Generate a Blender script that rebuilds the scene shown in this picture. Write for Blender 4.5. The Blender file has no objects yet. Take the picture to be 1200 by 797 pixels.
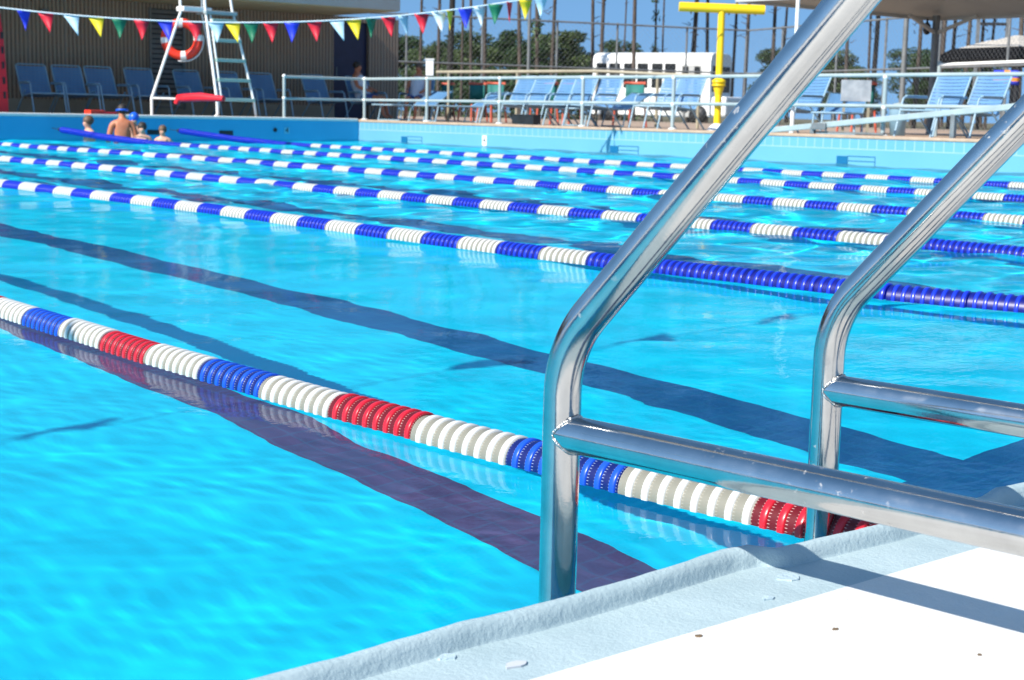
import bpy, bmesh, math, random
import numpy as np
from mathutils import Vector, Matrix
from math import radians as R, sin, cos, pi

random.seed(7)
sc = bpy.context.scene
COL = sc.collection

# ------------------------------------------------------------------ camera frame (also used to lay far things out)
F, PIT, ROLL, YAW, H = 1787.6, .1482, .0222, .7067, .6516
FW = Vector((sin(YAW)*cos(PIT), cos(YAW)*cos(PIT), -sin(PIT)))
R0 = Vector((cos(YAW), -sin(YAW), 0)); U0 = R0.cross(FW)
RT = R0*cos(ROLL) + U0*sin(ROLL); UP = U0*cos(ROLL) - R0*sin(ROLL)
EYE = Vector((0, 0, H))
def ray(x, y): return FW + RT*((x-600)/F) - UP*((y-398.5)/F)
def at(x, y, d): return EYE + ray(x, y)*d
def atx(x, y, X): d = ray(x, y); return EYE + d*(X/d.x)
def aty(x, y, Y): d = ray(x, y); return EYE + d*(Y/d.y)
DK = .41                      # level of the far decks
def foot(x, d, z=DK):         # the point of the deck under pixel column x at depth d
    p = at(x, 130, d); return Vector((p.x, p.y, z))

# ------------------------------------------------------------------ helpers
class MB:
    def __init__(s): s.v = []; s.f = []; s.m = []; s.sm = []
    def add(s, vs, fs, mi=0, smooth=False):
        n = len(s.v); s.v += [tuple(v) for v in vs]
        for f in fs: s.f.append(tuple(i+n for i in f)); s.m.append(mi); s.sm.append(smooth)
    def box(s, c, size, mi=0, M=None):
        cx, cy, cz = c; a, b, d = size[0]/2, size[1]/2, size[2]/2
        vs = [Vector((x*a, y*b, z*d)) for z in (-1, 1) for y in (-1, 1) for x in (-1, 1)]
        if M is not None: vs = [M @ v for v in vs]
        vs = [v + Vector(c) for v in vs]
        s.add(vs, [(0,2,3,1),(4,5,7,6),(0,1,5,4),(2,6,7,3),(0,4,6,2),(1,3,7,5)], mi)
    def bar(s, a, b, w, h, up=(0,0,1), mi=0):
        a = Vector(a); b = Vector(b); t = (b-a); L = t.length; t.normalize()
        sd = t.cross(Vector(up))
        if sd.length < 1e-4: sd = t.cross(Vector((1,0,0)))
        sd.normalize(); u = sd.cross(t)
        vs = [p + sd*(i*w/2) + u*(j*h/2) for p in (a, b) for j in (-1, 1) for i in (-1, 1)]
        s.add(vs, [(0,1,3,2),(4,6,7,5),(0,4,5,1),(2,3,7,6),(0,2,6,4),(1,5,7,3)], mi)
    def tube(s, pts, r, n=10, mi=0, caps=True, smooth=True, closed=False):
        pts = [Vector(p) for p in pts]; N = len(pts)
        rr = r if isinstance(r, (list, tuple)) else [r]*N
        prev = None; rings = []
        for i, p in enumerate(pts):
            if closed: t = pts[(i+1) % N] - pts[i-1]
            else: t = pts[min(i+1, N-1)] - pts[max(i-1, 0)]
            t.normalize()
            if prev is None:
                u = t.cross(Vector((0,0,1)))
                if u.length < 1e-3: u = t.cross(Vector((1,0,0)))
            else:
                u = prev - t*prev.dot(t)
            u.normalize(); prev = u; w = t.cross(u)
            rings.append([p + (u*cos(2*pi*k/n) + w*sin(2*pi*k/n))*rr[i] for k in range(n)])
        vs = [v for q in rings for v in q]; fs = []
        for i in range(N if closed else N-1):
            j = (i+1) % N
            for k in range(n):
                l = (k+1) % n; fs.append((i*n+k, i*n+l, j*n+l, j*n+k))
        s.add(vs, fs, mi, smooth)
        if caps and not closed:
            s.add(rings[0], [tuple(range(n))[::-1]], mi); s.add(rings[-1], [tuple(range(n))], mi)
    def lathe(s, prof, n=16, M=None, mi=0, smooth=True):   # profile of (r, z)
        vs = []; fs = []
        for r, z in prof:
            for k in range(n): vs.append(Vector((r*cos(2*pi*k/n), r*sin(2*pi*k/n), z)))
        for i in range(len(prof)-1):
            for k in range(n):
                l = (k+1) % n; fs.append((i*n+k, i*n+l, (i+1)*n+l, (i+1)*n+k))
        if M is not None: vs = [M @ v for v in vs]
        s.add(vs, fs, mi, smooth)
    def ball(s, c, rad, n=12, mi=0, M=None):
        prof = [(max(sin(pi*i/n), 1e-4), -cos(pi*i/n)) for i in range(n+1)]
        S = Matrix.Translation(Vector(c)) @ (M if M is not None else Matrix.Identity(4)) @ Matrix.Diagonal((rad[0], rad[1], rad[2], 1))
        s.lathe(prof, 2*n, S, mi)
    def build(s, name, mats, parent=None, bevel=0):
        me = bpy.data.meshes.new(name)
        me.from_pydata(s.v, [], s.f); me.update()
        for m in (mats if isinstance(mats, (list, tuple)) else [mats]): me.materials.append(m)
        me.polygons.foreach_set('material_index', s.m); me.polygons.foreach_set('use_smooth', s.sm)
        bm = bmesh.new(); bm.from_mesh(me)
        bmesh.ops.recalc_face_normals(bm, faces=bm.faces); bm.to_mesh(me); bm.free()
        o = bpy.data.objects.new(name, me); COL.objects.link(o)
        if parent is not None: o.parent = parent
        if bevel:
            b = o.modifiers.new('bevel', 'BEVEL'); b.width = bevel; b.segments = 2; b.limit_method = 'ANGLE'
        return o
def tag(o, label=None, cat=None, group=None, kind=None):
    if label: o['label'] = label
    if cat: o['category'] = cat
    if group: o['group'] = group
    if kind: o['kind'] = kind
    return o
def empty(name, loc=(0,0,0), rz=0):
    o = bpy.data.objects.new(name, None); COL.objects.link(o); o.location = loc; o.rotation_euler = (0,0,rz); o.empty_display_size = .1
    return o
def copy_tree(o, parent=None):
    kids = [c for c in bpy.data.objects if c.parent == o]
    c = o.copy(); COL.objects.link(c); c.parent = parent
    for k in kids: copy_tree(k, c)
    return c
def set_loc(o, p, rz=0): o.location = p; o.rotation_euler = (0, 0, rz); return o

# ------------------------------------------------------------------ materials
class MT:
    def __init__(s, name, col=(.8,.8,.8), rough=.5, metal=0, spec=.5):
        s.m = bpy.data.materials.new(name); s.m.use_nodes = True
        s.nt = s.m.node_tree; s.b = s.nt.nodes['Principled BSDF']
        s.b.inputs['Base Color'].default_value = (*col, 1); s.b.inputs['Roughness'].default_value = rough
        s.b.inputs['Metallic'].default_value = metal; s.b.inputs['Specular IOR Level'].default_value = spec
    def n(s, t, **kw):
        x = s.nt.nodes.new(t)
        for k, v in kw.items():
            if k in x.inputs: x.inputs[k].default_value = v
            else: setattr(x, k, v)
        return x
    def l(s, a, b): s.nt.links.new(a, b)
    def coord(s, scale=(1,1,1), kind='Object'):
        t = s.n('ShaderNodeTexCoord'); mp = s.n('ShaderNodeMapping'); mp.inputs['Scale'].default_value = scale
        s.l(t.outputs[kind], mp.inputs[0]); return mp.outputs[0]
    def noise(s, scale, detail=4, rough=.55, vec=None):
        x = s.n('ShaderNodeTexNoise', Scale=scale, Detail=detail, Roughness=rough)
        s.l(vec if vec is not None else s.coord(), x.inputs['Vector']); return x.outputs['Fac']
    def ramp(s, fac, stops):
        r = s.n('ShaderNodeValToRGB'); e = r.color_ramp.elements
        while len(e) < len(stops): e.new(.5)
        for i, (p, c) in enumerate(stops): e[i].position = p; e[i].color = (*c, 1)
        s.l(fac, r.inputs[0]); return r.outputs[0]
    def col(s, out): s.l(out, s.b.inputs['Base Color'])
    def bump(s, h, strength=.3, dist=.01):
        b = s.n('ShaderNodeBump', Strength=strength, Distance=dist); s.l(h, b.inputs['Height']); s.l(b.outputs[0], s.b.inputs['Normal']); return b
def mottled(name, c1, c2, scale, rough=.6, bump=.2, bdist=.005, metal=0, spec=.5, bscale=None):
    t = MT(name, c1, rough, metal, spec); n = t.noise(scale)
    t.col(t.ramp(n, [(.3, c1), (.7, c2)]))
    if bump: t.bump(t.noise(bscale or scale*3), bump, bdist)
    return t.m
M = {}
M['white_paint'] = mottled('white_paint', (.74,.74,.71), (.82,.82,.8), 6, .4, .05)
M['grey_paint'] = mottled('grey_paint', (.27,.33,.335), (.35,.41,.41), 4, .42, .05)
M['grey_metal'] = mottled('grey_metal', (.13,.14,.145), (.20,.21,.21), 5, .5, .05, metal=.2)
M['tan_metal'] = mottled('tan_metal', (.28,.245,.17), (.36,.32,.23), 5, .5, .05)
M['black'] = mottled('black_plastic', (.012,.012,.013), (.022,.022,.024), 8, .45, .1)
M['yellow'] = mottled('yellow_paint', (.80,.50,.004), (.86,.57,.008), 4, .35, .05)
M['strap'] = mottled('blue_strap', (.085,.205,.385), (.11,.25,.44), 5, .5, .05)
M['chair_frame'] = mottled('blue_white_frame', (.20,.34,.44), (.28,.42,.51), 5, .4, 0)
M['teal'] = mottled('teal_fabric', (.01,.12,.11), (.015,.16,.14), 6, .7, .1)
M['orange'] = mottled('orange_paint', (.50,.085,.045), (.56,.11,.06), 6, .5, .05)
M['red'] = mottled('red_plastic', (.62,.012,.025), (.7,.018,.03), 5, .4, .05)
M['redorange'] = mottled('orange_red_plastic', (.75,.03,.012), (.8,.05,.02), 5, .4, .05)
M['navy'] = mottled('navy_door_paint', (.008,.012,.045), (.012,.018,.06), 5, .45, .05)
M['fascia'] = mottled('grey_fascia', (.36,.34,.31), (.42,.40,.36), 1.5, .7, .1)
M['soffit'] = mottled('tan_soffit', (.52,.42,.24), (.58,.47,.28), 1.2, .7, .1)
M['skin'] = mottled('skin', (.42,.135,.06), (.52,.19,.095), 9, .5, .05)
M['skin_light'] = mottled('light_skin', (.58,.30,.20), (.64,.36,.25), 9, .5, .05)
M['hair'] = mottled('dark_hair', (.018,.013,.010), (.04,.028,.02), 40, .6, .5)
M['hair_brown'] = mottled('brown_hair', (.09,.05,.03), (.16,.09,.05), 40, .6, .5)
M['swim_blue'] = mottled('blue_cap', (.01,.10,.62), (.02,.13,.68), 5, .35, .05)
M['cloth_white'] = mottled('white_cloth', (.55,.57,.62), (.65,.66,.7), 8, .8, .2)
M['cloth_blue'] = mottled('blue_cloth', (.05,.08,.22), (.07,.11,.28), 8, .8, .2)
M['glass_dark'] = MT('dark_glass', (.012,.014,.016), .35, 0, .15).m
M['bark'] = mottled('pine_bark', (.035,.027,.022), (.10,.075,.06), 2.5, .9, .6, .03)
M['bark_dark'] = mottled('dark_bark', (.008,.008,.007), (.02,.018,.016), 2.5, .9, .6, .03)
M['canopy_white'] = mottled('canopy_cloth', (.36,.36,.35), (.42,.42,.40), 1.5, .7, .1)
M['thatch'] = None
t = MT('ridged_roof', (.5,.45,.38), .7)
w = t.n('ShaderNodeTexWave', Scale=9., Distortion=.4); w.bands_direction = 'Z'; t.l(t.coord(), w.inputs['Vector'])
t.col(t.ramp(w.outputs['Fac'], [(.2, (.30,.26,.21)), (.7, (.62,.57,.50))])); t.bump(w.outputs['Fac'], .5, .03); M['thatch'] = t.m

def leaf_mat(name, a, b):
    t = MT(name, a, .55, 0, .3)
    n = t.noise(.55, 3); t.col(t.ramp(n, [(.35, a), (.65, b)]))
    return t.m
M['leaf'] = leaf_mat('pine_foliage', (.013,.034,.010), (.04,.075,.022))
M['leaf2'] = leaf_mat('olive_foliage', (.03,.055,.016), (.075,.105,.034))
M['ivy'] = leaf_mat('ivy_leaves', (.025,.06,.015), (.06,.11,.03))

# stainless steel: drawn tube with fine scratches and soft smears
t = MT('stainless_steel', (.68,.67,.65), .09, 1)
v = t.coord((1,1,1), 'Object')
sm = t.noise(11, 5, .6, v); fine = t.noise(240, 2, .5, v)
r1 = t.n('ShaderNodeMapRange'); r1.inputs['From Min'].default_value = .35; r1.inputs['From Max'].default_value = .75
r1.inputs['To Min'].default_value = .045; r1.inputs['To Max'].default_value = .17; t.l(sm, r1.inputs['Value'])
t.l(r1.outputs[0], t.b.inputs['Roughness']); r1.inputs['To Min'].default_value = .07; r1.inputs['To Max'].default_value = .24
t.col(t.ramp(sm, [(.3, (.47,.46,.45)), (.7, (.60,.59,.57))]))
dep = t.ramp(t.noise(48, 6, .7, v), [(.61, (0,0,0)), (.66, (1,1,1))]); zone = t.ramp(t.noise(5, 2, .5, v), [(.48, (0,0,0)), (.60, (1,1,1))])
dm = t.n('ShaderNodeMixRGB', blend_type='MULTIPLY'); dm.inputs[0].default_value = 1; t.l(dep, dm.inputs[1]); t.l(zone, dm.inputs[2])
dif = t.n('ShaderNodeBsdfDiffuse'); dif.inputs[0].default_value = (.52,.51,.49,1); ms = t.n('ShaderNodeMixShader'); hf = t.n('ShaderNodeMath', operation='MULTIPLY'); hf.inputs[1].default_value = .5
t.l(dm.outputs[0], hf.inputs[0]); t.l(hf.outputs[0], ms.inputs[0]); t.l(t.b.outputs[0], ms.inputs[1]); t.l(dif.outputs[0], ms.inputs[2]); t.l(ms.outputs[0], t.nt.nodes['Material Output'].inputs[0])
t.bump(fine, .035, .002); M['steel'] = t.m
t = MT('weld_bead', (.55,.54,.52), .35, 1); t.bump(t.noise(160, 3), 1, .004); M['weld'] = t.m

# float plastics
def plastic(name, c, rough=.3): return mottled(name, tuple(x*.9 for x in c), c, 14, rough, .04)
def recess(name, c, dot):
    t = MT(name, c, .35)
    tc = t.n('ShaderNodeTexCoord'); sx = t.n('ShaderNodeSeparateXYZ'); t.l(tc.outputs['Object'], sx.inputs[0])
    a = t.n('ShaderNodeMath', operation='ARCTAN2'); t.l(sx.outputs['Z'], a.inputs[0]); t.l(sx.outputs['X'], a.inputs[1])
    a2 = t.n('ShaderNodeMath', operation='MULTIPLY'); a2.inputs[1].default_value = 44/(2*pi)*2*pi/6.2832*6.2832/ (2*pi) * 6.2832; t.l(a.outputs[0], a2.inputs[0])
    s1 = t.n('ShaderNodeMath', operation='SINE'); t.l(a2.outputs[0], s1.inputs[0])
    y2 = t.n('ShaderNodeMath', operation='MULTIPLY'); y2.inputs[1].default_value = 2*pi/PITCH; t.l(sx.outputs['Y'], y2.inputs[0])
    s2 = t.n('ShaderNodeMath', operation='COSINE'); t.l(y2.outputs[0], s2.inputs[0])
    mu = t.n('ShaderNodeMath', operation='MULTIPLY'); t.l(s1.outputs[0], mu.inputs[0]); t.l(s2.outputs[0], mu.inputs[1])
    t.col(t.ramp(mu.outputs[0], [(.80, c), (.92, dot)]))  # pale dots: glints at the web's holes, painted into the colour
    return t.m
PITCH = .274/8
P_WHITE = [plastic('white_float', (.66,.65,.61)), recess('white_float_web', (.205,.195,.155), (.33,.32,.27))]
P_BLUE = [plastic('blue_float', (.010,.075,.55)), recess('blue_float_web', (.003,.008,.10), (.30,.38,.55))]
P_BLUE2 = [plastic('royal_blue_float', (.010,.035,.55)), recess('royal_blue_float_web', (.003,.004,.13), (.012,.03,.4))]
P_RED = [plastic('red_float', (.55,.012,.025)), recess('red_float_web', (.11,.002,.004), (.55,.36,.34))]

# concrete deck: white paint and pale blue gutter paint, thick brushed coats
def painted_concrete(name, a, b, stain, bstr=.5):
    t = MT(name, a, .6)
    v = t.coord()
    n1 = t.noise(7, 6, .6, v); c = t.ramp(n1, [(.3, a), (.7, b)])
    n2 = t.noise(38, 3, .7, v); k = t.ramp(n2, [(.70, (0,0,0)), (.78, (1,1,1))])
    n3 = t.noise(4.5, 2, .5, v); k3 = t.ramp(n3, [(.58, (0,0,0)), (.66, (1,1,1))])
    mm = t.n('ShaderNodeMath', operation='MULTIPLY'); t.l(k, mm.inputs[0]); t.l(k3, mm.inputs[1])
    mx = t.n('ShaderNodeMixRGB'); t.l(mm.outputs[0], mx.inputs[0]); t.l(c, mx.inputs[1]); mx.inputs[2].default_value = (*stain, 1)
    t.col(mx.outputs[0])
    h1 = t.noise(150, 6, .6, v); h2 = t.noise(22, 3, .5, v)
    ad = t.n('ShaderNodeMath', operation='MULTIPLY_ADD'); t.l(h2, ad.inputs[0]); ad.inputs[1].default_value = 1.4; t.l(h1, ad.inputs[2])
    t.bump(ad.outputs[0], bstr, .006)
    return t.m
M['deck_white'] = painted_concrete('white_deck_paint', (.64,.63,.59), (.74,.73,.695), (.36,.31,.25), .35)
M['gutter'] = painted_concrete('pale_blue_gutter_paint', (.33,.43,.455), (.41,.51,.53), (.27,.34,.37), .34)
M['deck_far'] = painted_concrete('tan_deck_concrete', (.36,.25,.17), (.46,.33,.23), (.25,.18,.13), .3)
t = MT('dry_grass_and_soil', (.1,.1,.05), .9)
t.col(t.ramp(t.noise(.25, 6), [(.3, (.07,.07,.03)), (.55, (.13,.11,.055)), (.75, (.24,.19,.12))])); t.bump(t.noise(4, 4), .5, .05); M['ground'] = t.m

# pool surfaces
def pool_paint(name, a, b, tile=None):
    t = MT(name, a, .5)
    c = t.ramp(t.noise(1.1, 5), [(.3, a), (.7, b)])
    if tile:
        br = t.n('ShaderNodeTexBrick', Scale=1.0); br.offset = 0; br.inputs['Brick Width'].default_value = tile; br.inputs['Row Height'].default_value = tile
        br.inputs['Mortar Size'].default_value = .005; br.inputs['Color1'].default_value = (1,1,1,1); br.inputs['Color2'].default_value = (.9,.9,.9,1); br.inputs['Mortar'].default_value = (.78,.78,.78,1); br.inputs['Mortar Smooth'].default_value = .4
        t.l(t.coord(), br.inputs['Vector'])
        mx = t.n('ShaderNodeMixRGB'); t.l(br.outputs['Color'], mx.inputs[0]); mx.inputs[1].default_value = (.02,.22,.36,1); t.l(c, mx.inputs[2])
        c = mx.outputs[0]
    t.col(c); return t.m
M['pool_floor'] = pool_paint('aqua_pool_floor_paint', (.0005,.64,.88), (.001,.70,.93))
M['pool_wall'] = None
def wall_mat(name, a, b, joint):
    t = MT(name, a, .4)
    tc = t.n('ShaderNodeTexCoord'); sx = t.n('ShaderNodeSeparateXYZ'); t.l(tc.outputs['Object'], sx.inputs[0])
    cb = t.n('ShaderNodeMath', operation='ADD'); t.l(sx.outputs['X'], cb.inputs[0]); t.l(sx.outputs['Y'], cb.inputs[1])
    dv = t.n('ShaderNodeMath', operation='DIVIDE'); dv.inputs[1].default_value = .16; t.l(cb.outputs[0], dv.inputs[0])
    fr = t.n('ShaderNodeMath', operation='FRACT'); t.l(dv.outputs[0], fr.inputs[0])
    lt = t.n('ShaderNodeMath', operation='LESS_THAN'); lt.inputs[1].default_value = .09; t.l(fr.outputs[0], lt.inputs[0])
    gt = t.n('ShaderNodeMath', operation='GREATER_THAN'); gt.inputs[1].default_value = .235; t.l(sx.outputs['Z'], gt.inputs[0])
    mu = t.n('ShaderNodeMath', operation='MULTIPLY'); t.l(lt.outputs[0], mu.inputs[0]); t.l(gt.outputs[0], mu.inputs[1])
    z1 = t.n('ShaderNodeMath', operation='COMPARE'); z1.inputs[1].default_value = .232; z1.inputs[2].default_value = .006; t.l(sx.outputs['Z'], z1.inputs[0])
    mxx = t.n('ShaderNodeMath', operation='MAXIMUM'); t.l(mu.outputs[0], mxx.inputs[0]); t.l(z1.outputs[0], mxx.inputs[1])
    c = t.ramp(t.noise(.9, 4), [(.3, a), (.7, b)])
    mx = t.n('ShaderNodeMixRGB'); t.l(mxx.outputs[0], mx.inputs[0]); t.l(c, mx.inputs[1]); mx.inputs[2].default_value = (*joint, 1)
    t.col(mx.outputs[0]); return t.m
M['pool_wall'] = wall_mat('pale_blue_pool_wall', (.11,.31,.425), (.125,.335,.455), (.28,.41,.47))
M['pool_wall_plain'] = pool_paint('blue_pool_wall_paint', (.02,.36,.62), (.03,.40,.66))
M['line1'] = pool_paint('brown_purple_lane_tile', (.085,.055,.15), (.12,.075,.18), .075)
M['line2'] = pool_paint('blue_grey_lane_tile', (.008,.10,.26), (.012,.12,.31), .075)
M['skimmer'] = MT('skimmer_blue', (.004,.11,.24), .4).m

t = MT('pool_water'); t.nt.nodes.remove(t.b)
g = t.n('ShaderNodeBsdfRefraction', IOR=1.333, Roughness=0.0); g.inputs['Color'].default_value = (.96,.995,1,1)
gl = t.n('ShaderNodeBsdfGlossy', Roughness=0.0); fr_ = t.n('ShaderNodeFresnel', IOR=1.333)
fm = t.n('ShaderNodeMath', operation='MULTIPLY'); fm.inputs[1].default_value = .5; t.l(fr_.outputs[0], fm.inputs[0])
mxs = t.n('ShaderNodeMixShader'); t.l(fm.outputs[0], mxs.inputs[0]); t.l(g.outputs[0], mxs.inputs[1]); t.l(gl.outputs[0], mxs.inputs[2])
v = t.coord((1,1.5,1))
b1 = t.n('ShaderNodeBump', Strength=.05, Distance=.02); t.l(t.noise(16, 3, .5, v), b1.inputs['Height'])
for q_ in (gl, fr_): t.l(b1.outputs[0], q_.inputs['Normal'])
t.l(mxs.outputs[0], t.nt.nodes['Material Output'].inputs[0]); M['water'] = t.m

# brown ribbed block wall
t = MT('ribbed_brown_block', (.2,.17,.14), .85)
v = t.coord()
wv = t.n('ShaderNodeTexWave', Scale=3.6, Distortion=.15); wv.wave_type = 'BANDS'; wv.bands_direction = 'X'; t.l(v, wv.inputs['Vector'])
tc = t.n('ShaderNodeTexCoord'); sx = t.n('ShaderNodeSeparateXYZ'); t.l(tc.outputs['Object'], sx.inputs[0])
dz = t.n('ShaderNodeMath', operation='DIVIDE'); dz.inputs[1].default_value = .2; t.l(sx.outputs['Z'], dz.inputs[0])
fz = t.n('ShaderNodeMath', operation='FRACT'); t.l(dz.outputs[0], fz.inputs[0])
lz = t.n('ShaderNodeMath', operation='LESS_THAN'); lz.inputs[1].default_value = .07; t.l(fz.outputs[0], lz.inputs[0])
dx = t.n('ShaderNodeMath', operation='DIVIDE'); dx.inputs[1].default_value = .8; t.l(sx.outputs['X'], dx.inputs[0])
fx = t.n('ShaderNodeMath', operation='FRACT'); t.l(dx.outputs[0], fx.inputs[0])
lx = t.n('ShaderNodeMath', operation='LESS_THAN'); lx.inputs[1].default_value = .05; t.l(fx.outputs[0], lx.inputs[0])
mz = t.n('ShaderNodeMath', operation='MAXIMUM'); t.l(lz.outputs[0], mz.inputs[0]); t.l(lx.outputs[0], mz.inputs[1])
c = t.ramp(wv.outputs['Fac'], [(.25, (.22,.15,.102)), (.7, (.45,.32,.225))])
mx = t.n('ShaderNodeMixRGB'); mf = t.n('ShaderNodeMath', operation='MULTIPLY'); mf.inputs[1].default_value = .5; t.l(mz.outputs[0], mf.inputs[0])
t.l(mf.outputs[0], mx.inputs[0]); t.l(c, mx.inputs[1]); mx.inputs[2].default_value = (.30,.26,.22,1)
n2 = t.n('ShaderNodeMixRGB', blend_type='MULTIPLY'); n2.inputs[0].default_value = .55; t.l(mx.outputs[0], n2.inputs[1]); t.l(t.ramp(t.noise(.6, 5), [(.3, (.7,.7,.7)), (.7, (1,1,1))]), n2.inputs[2])
t.col(n2.outputs[0]); t.bump(wv.outputs['Fac'], .8, .02); M['block'] = t.m

# ------------------------------------------------------------------ extents
XS, YE, YC = 18.26, 26.44, 1.292        # side wall, end wall, near coping
XL, ZF, ZD = -3.0, -1.1, .06     # ZD: level of the near deck
#                     # left wall, floor

# ------------------------------------------------------------------ ground and decks
def sheet(name, rects, z, mat, zb=None):
    m = MB()
    for (x0, y0, x1, y1) in rects:
        if zb is None: m.add([(x0,y0,z),(x1,y0,z),(x1,y1,z),(x0,y1,z)], [(0,1,2,3)])
        else: m.box(((x0+x1)/2, (y0+y1)/2, (z+zb)/2), (x1-x0, y1-y0, z-zb))
    return m.build(name, mat)
tag(sheet('ground', [(-900,-900,900,-12), (-900,-12,-14,48), (42,-12,900,48), (-900,48,900,1400)], .30, M['ground']), kind='structure')
# far decks: end and side
tag(sheet('end_deck', [(-14, YE+.25, XS+.25, 48)], DK, M['deck_far'], -.6), kind='structure')
tag(sheet('side_deck', [(XS+.25, -12, 42, 48)], DK-.001, M['deck_far'], -.6), kind='structure')
tag(sheet('pool_floor', [(XL, YC+.0, XS, YE)], ZF, M['pool_floor']), kind='structure').cycles.is_caustics_receiver = True

def wall_box(name, c, s, mat, label):
    m = MB(); m.box(c, s); o = m.build(name, mat); o.cycles.is_caustics_receiver = True
    return tag(o, label, 'pool wall')
end_wall = empty('pool_end_wall', ((XL+XS)/2, YE, 0)); tag(end_wall, 'blue pool wall in shade behind the swimmers under the lifeguard chair', 'pool wall')
side_wall = empty('pool_side_wall', (XS, 13, 0)); tag(side_wall, 'long sunlit pale blue pool wall with tile band below the railing', 'pool wall')
def part_world(mb, name, mats, parent, **kw):
    o = mb.build(name, mats, None, **kw); o.parent = parent
    o.matrix_parent_inverse = Matrix.LocRotScale(parent.location, parent.rotation_euler, None).inverted()
    return o
m = MB(); m.box(((XL+XS)/2, YE+.13, (DK-.02+ZF)/2), (XS-XL, .26, DK-.02-ZF)); o = part_world(m, 'wall_face', M['pool_wall_plain'], end_wall); o.cycles.is_caustics_receiver = True
m = MB(); m.box(((XL+XS)/2-.02, YE+.115, DK+.012), (XS-XL, .27, .06)); part_world(m, 'coping', M['deck_white'], end_wall, bevel=.015)
m = MB(); m.box((XS+.125, (YC+YE)/2, (DK-.03+ZF)/2), (.25, YE-YC+.5, DK-.03-ZF)); o = part_world(m, 'wall_face', M['pool_wall'], side_wall); o.cycles.is_caustics_receiver = True
m = MB(); m.box((XS+.12, (YC+YE)/2+.13, DK-.003), (.27, YE-YC+.23, .05)); part_world(m, 'coping', M['deck_far'], side_wall, bevel=.012)
# skimmer mouths, frames and depth plates on the side wall
def wall_rect(name, y, w, z0, z1, mat, depth=.012):
    m = MB(); m.box((XS-depth/2+.002, y, (z0+z1)/2), (depth, w, z1-z0)); return part_world(m, name, mat, side_wall)
for px in (474, 720, 988):
    y = atx(px, 172, XS).y
    wall_rect('skimmer_mouth', y, .20, -.12, .125, M['skimmer'])
    m = MB(); yy = y-.34; hw = .24
    for a, b in (((yy-hw,.128),(yy+hw,.128)), ((yy-hw,.0),(yy-hw,.128)), ((yy-hw,.06),(yy+hw,.06))):
        m.bar((XS-.004,a[0],a[1]), (XS-.004,b[0],b[1]), .008, .008, (1,0,0))
    part_world(m, 'skimmer_outline', M['skimmer'], side_wall)
def text_mesh(name, body, size, mat, parent, loc, rot, extrude=.001):
    cu = bpy.data.curves.new(name, 'FONT'); cu.body = body; cu.size = size; cu.extrude = extrude; cu.align_x = 'CENTER'; cu.align_y = 'CENTER'
    tmp = bpy.data.objects.new(name, cu); COL.objects.link(tmp)
    dg = bpy.context.evaluated_depsgraph_get(); me = bpy.data.meshes.new_from_object(tmp.evaluated_get(dg))
    bpy.data.objects.remove(tmp); me.materials.clear(); me.materials.append(mat)
    o = bpy.data.objects.new(name, me); COL.objects.link(o); o.parent = parent
    o.location = loc; o.rotation_euler = rot; return o
p = atx(568, 166, XS)
pl = wall_rect('depth_plate', p.y, .13, .02, .21, M['white_paint'])
text_mesh('depth_number', '4', .17, M['black'], side_wall, (-.012, p.y-13, .12), (R(90), 0, R(-90)))
p = aty(336, 155, YE)
m = MB(); m.box((p.x, YE-.002, .19), (.13, .012, .13)); part_world(m, 'depth_plate', MT('pale_blue_plate', (.12,.45,.62), .5).m, end_wall)
text_mesh('depth_number', '4', .15, M['black'], end_wall, (p.x-(XL+XS)/2, -.012, .19), (R(90), 0, 0))
p = aty(322, 154, YE); m = MB(); m.lathe([(.0001,0),(.04,0),(.04,.02)], 16, Matrix.Translation((p.x, YE-.006, .2)) @ Matrix.Rotation(R(90), 4, 'X')); part_world(m, 'inlet', M['black'], end_wall)
for px in (181, 265):
    p = aty(px, 156, YE); m = MB(); m.box((p.x, YE-.004, .13), (.30, .012, .09)); part_world(m, 'gutter_opening', M['black'], end_wall)
wall_box('pool_near_wall', ((XL+XS)/2, YC-.105, (ZF-.05)/2), (XS-XL, .2, -ZF-.05), M['pool_wall_plain'], 'blue pool wall under the painted lip below the steel ladder')
wall_box('pool_far_left_wall', (XL-.1, (YC+YE)/2, (ZF+.0)/2), (.2, YE-YC, -ZF), M['pool_wall_plain'], 'low blue pool wall along the left deck')
tag(sheet('left_deck', [(-14, YC-.2, XL-.2, YE+.25)], ZD-.001, M['deck_white'], -.6), kind='structure')

# lane markings on the floor
def marking(name, rects, mat):
    o = sheet(name, rects, ZF+.004, mat); o.cycles.is_caustics_receiver = True; return tag(o, kind='structure')
marking('lane_marking', [(2.16, YC+.02, 2.375, 24.4)], M['line1'])
m = MB(); zz = ZF+.004
m.add([(2.85,1.88,zz),(4.55,1.88,zz),(4.55,2.27,zz),(3.57,2.27,zz),(3.30,2.27,zz),(2.85,2.27,zz)], [(0,1,2,3,4,5)])
m.add([(3.30,2.27,zz),(3.57,2.27,zz),(3.60,6,zz),(3.655,9,zz),(3.72,24.4,zz),(3.46,24.4,zz),(3.40,9,zz),(3.345,6,zz)], [(0,1,2,7),(7,2,3,6),(6,3,4,5)])
o = m.build('lane_marking', M['line2']); o.cycles.is_caustics_receiver = True; tag(o, kind='structure')
for X in (6.05, 8.3, 10.5, 13.0, 15.6):
    marking('lane_marking', [(X-.18, 2.3, X+.18, 24.4), (X-.6, 1.9, X+.6, 2.3)], M['line2'])

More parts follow.
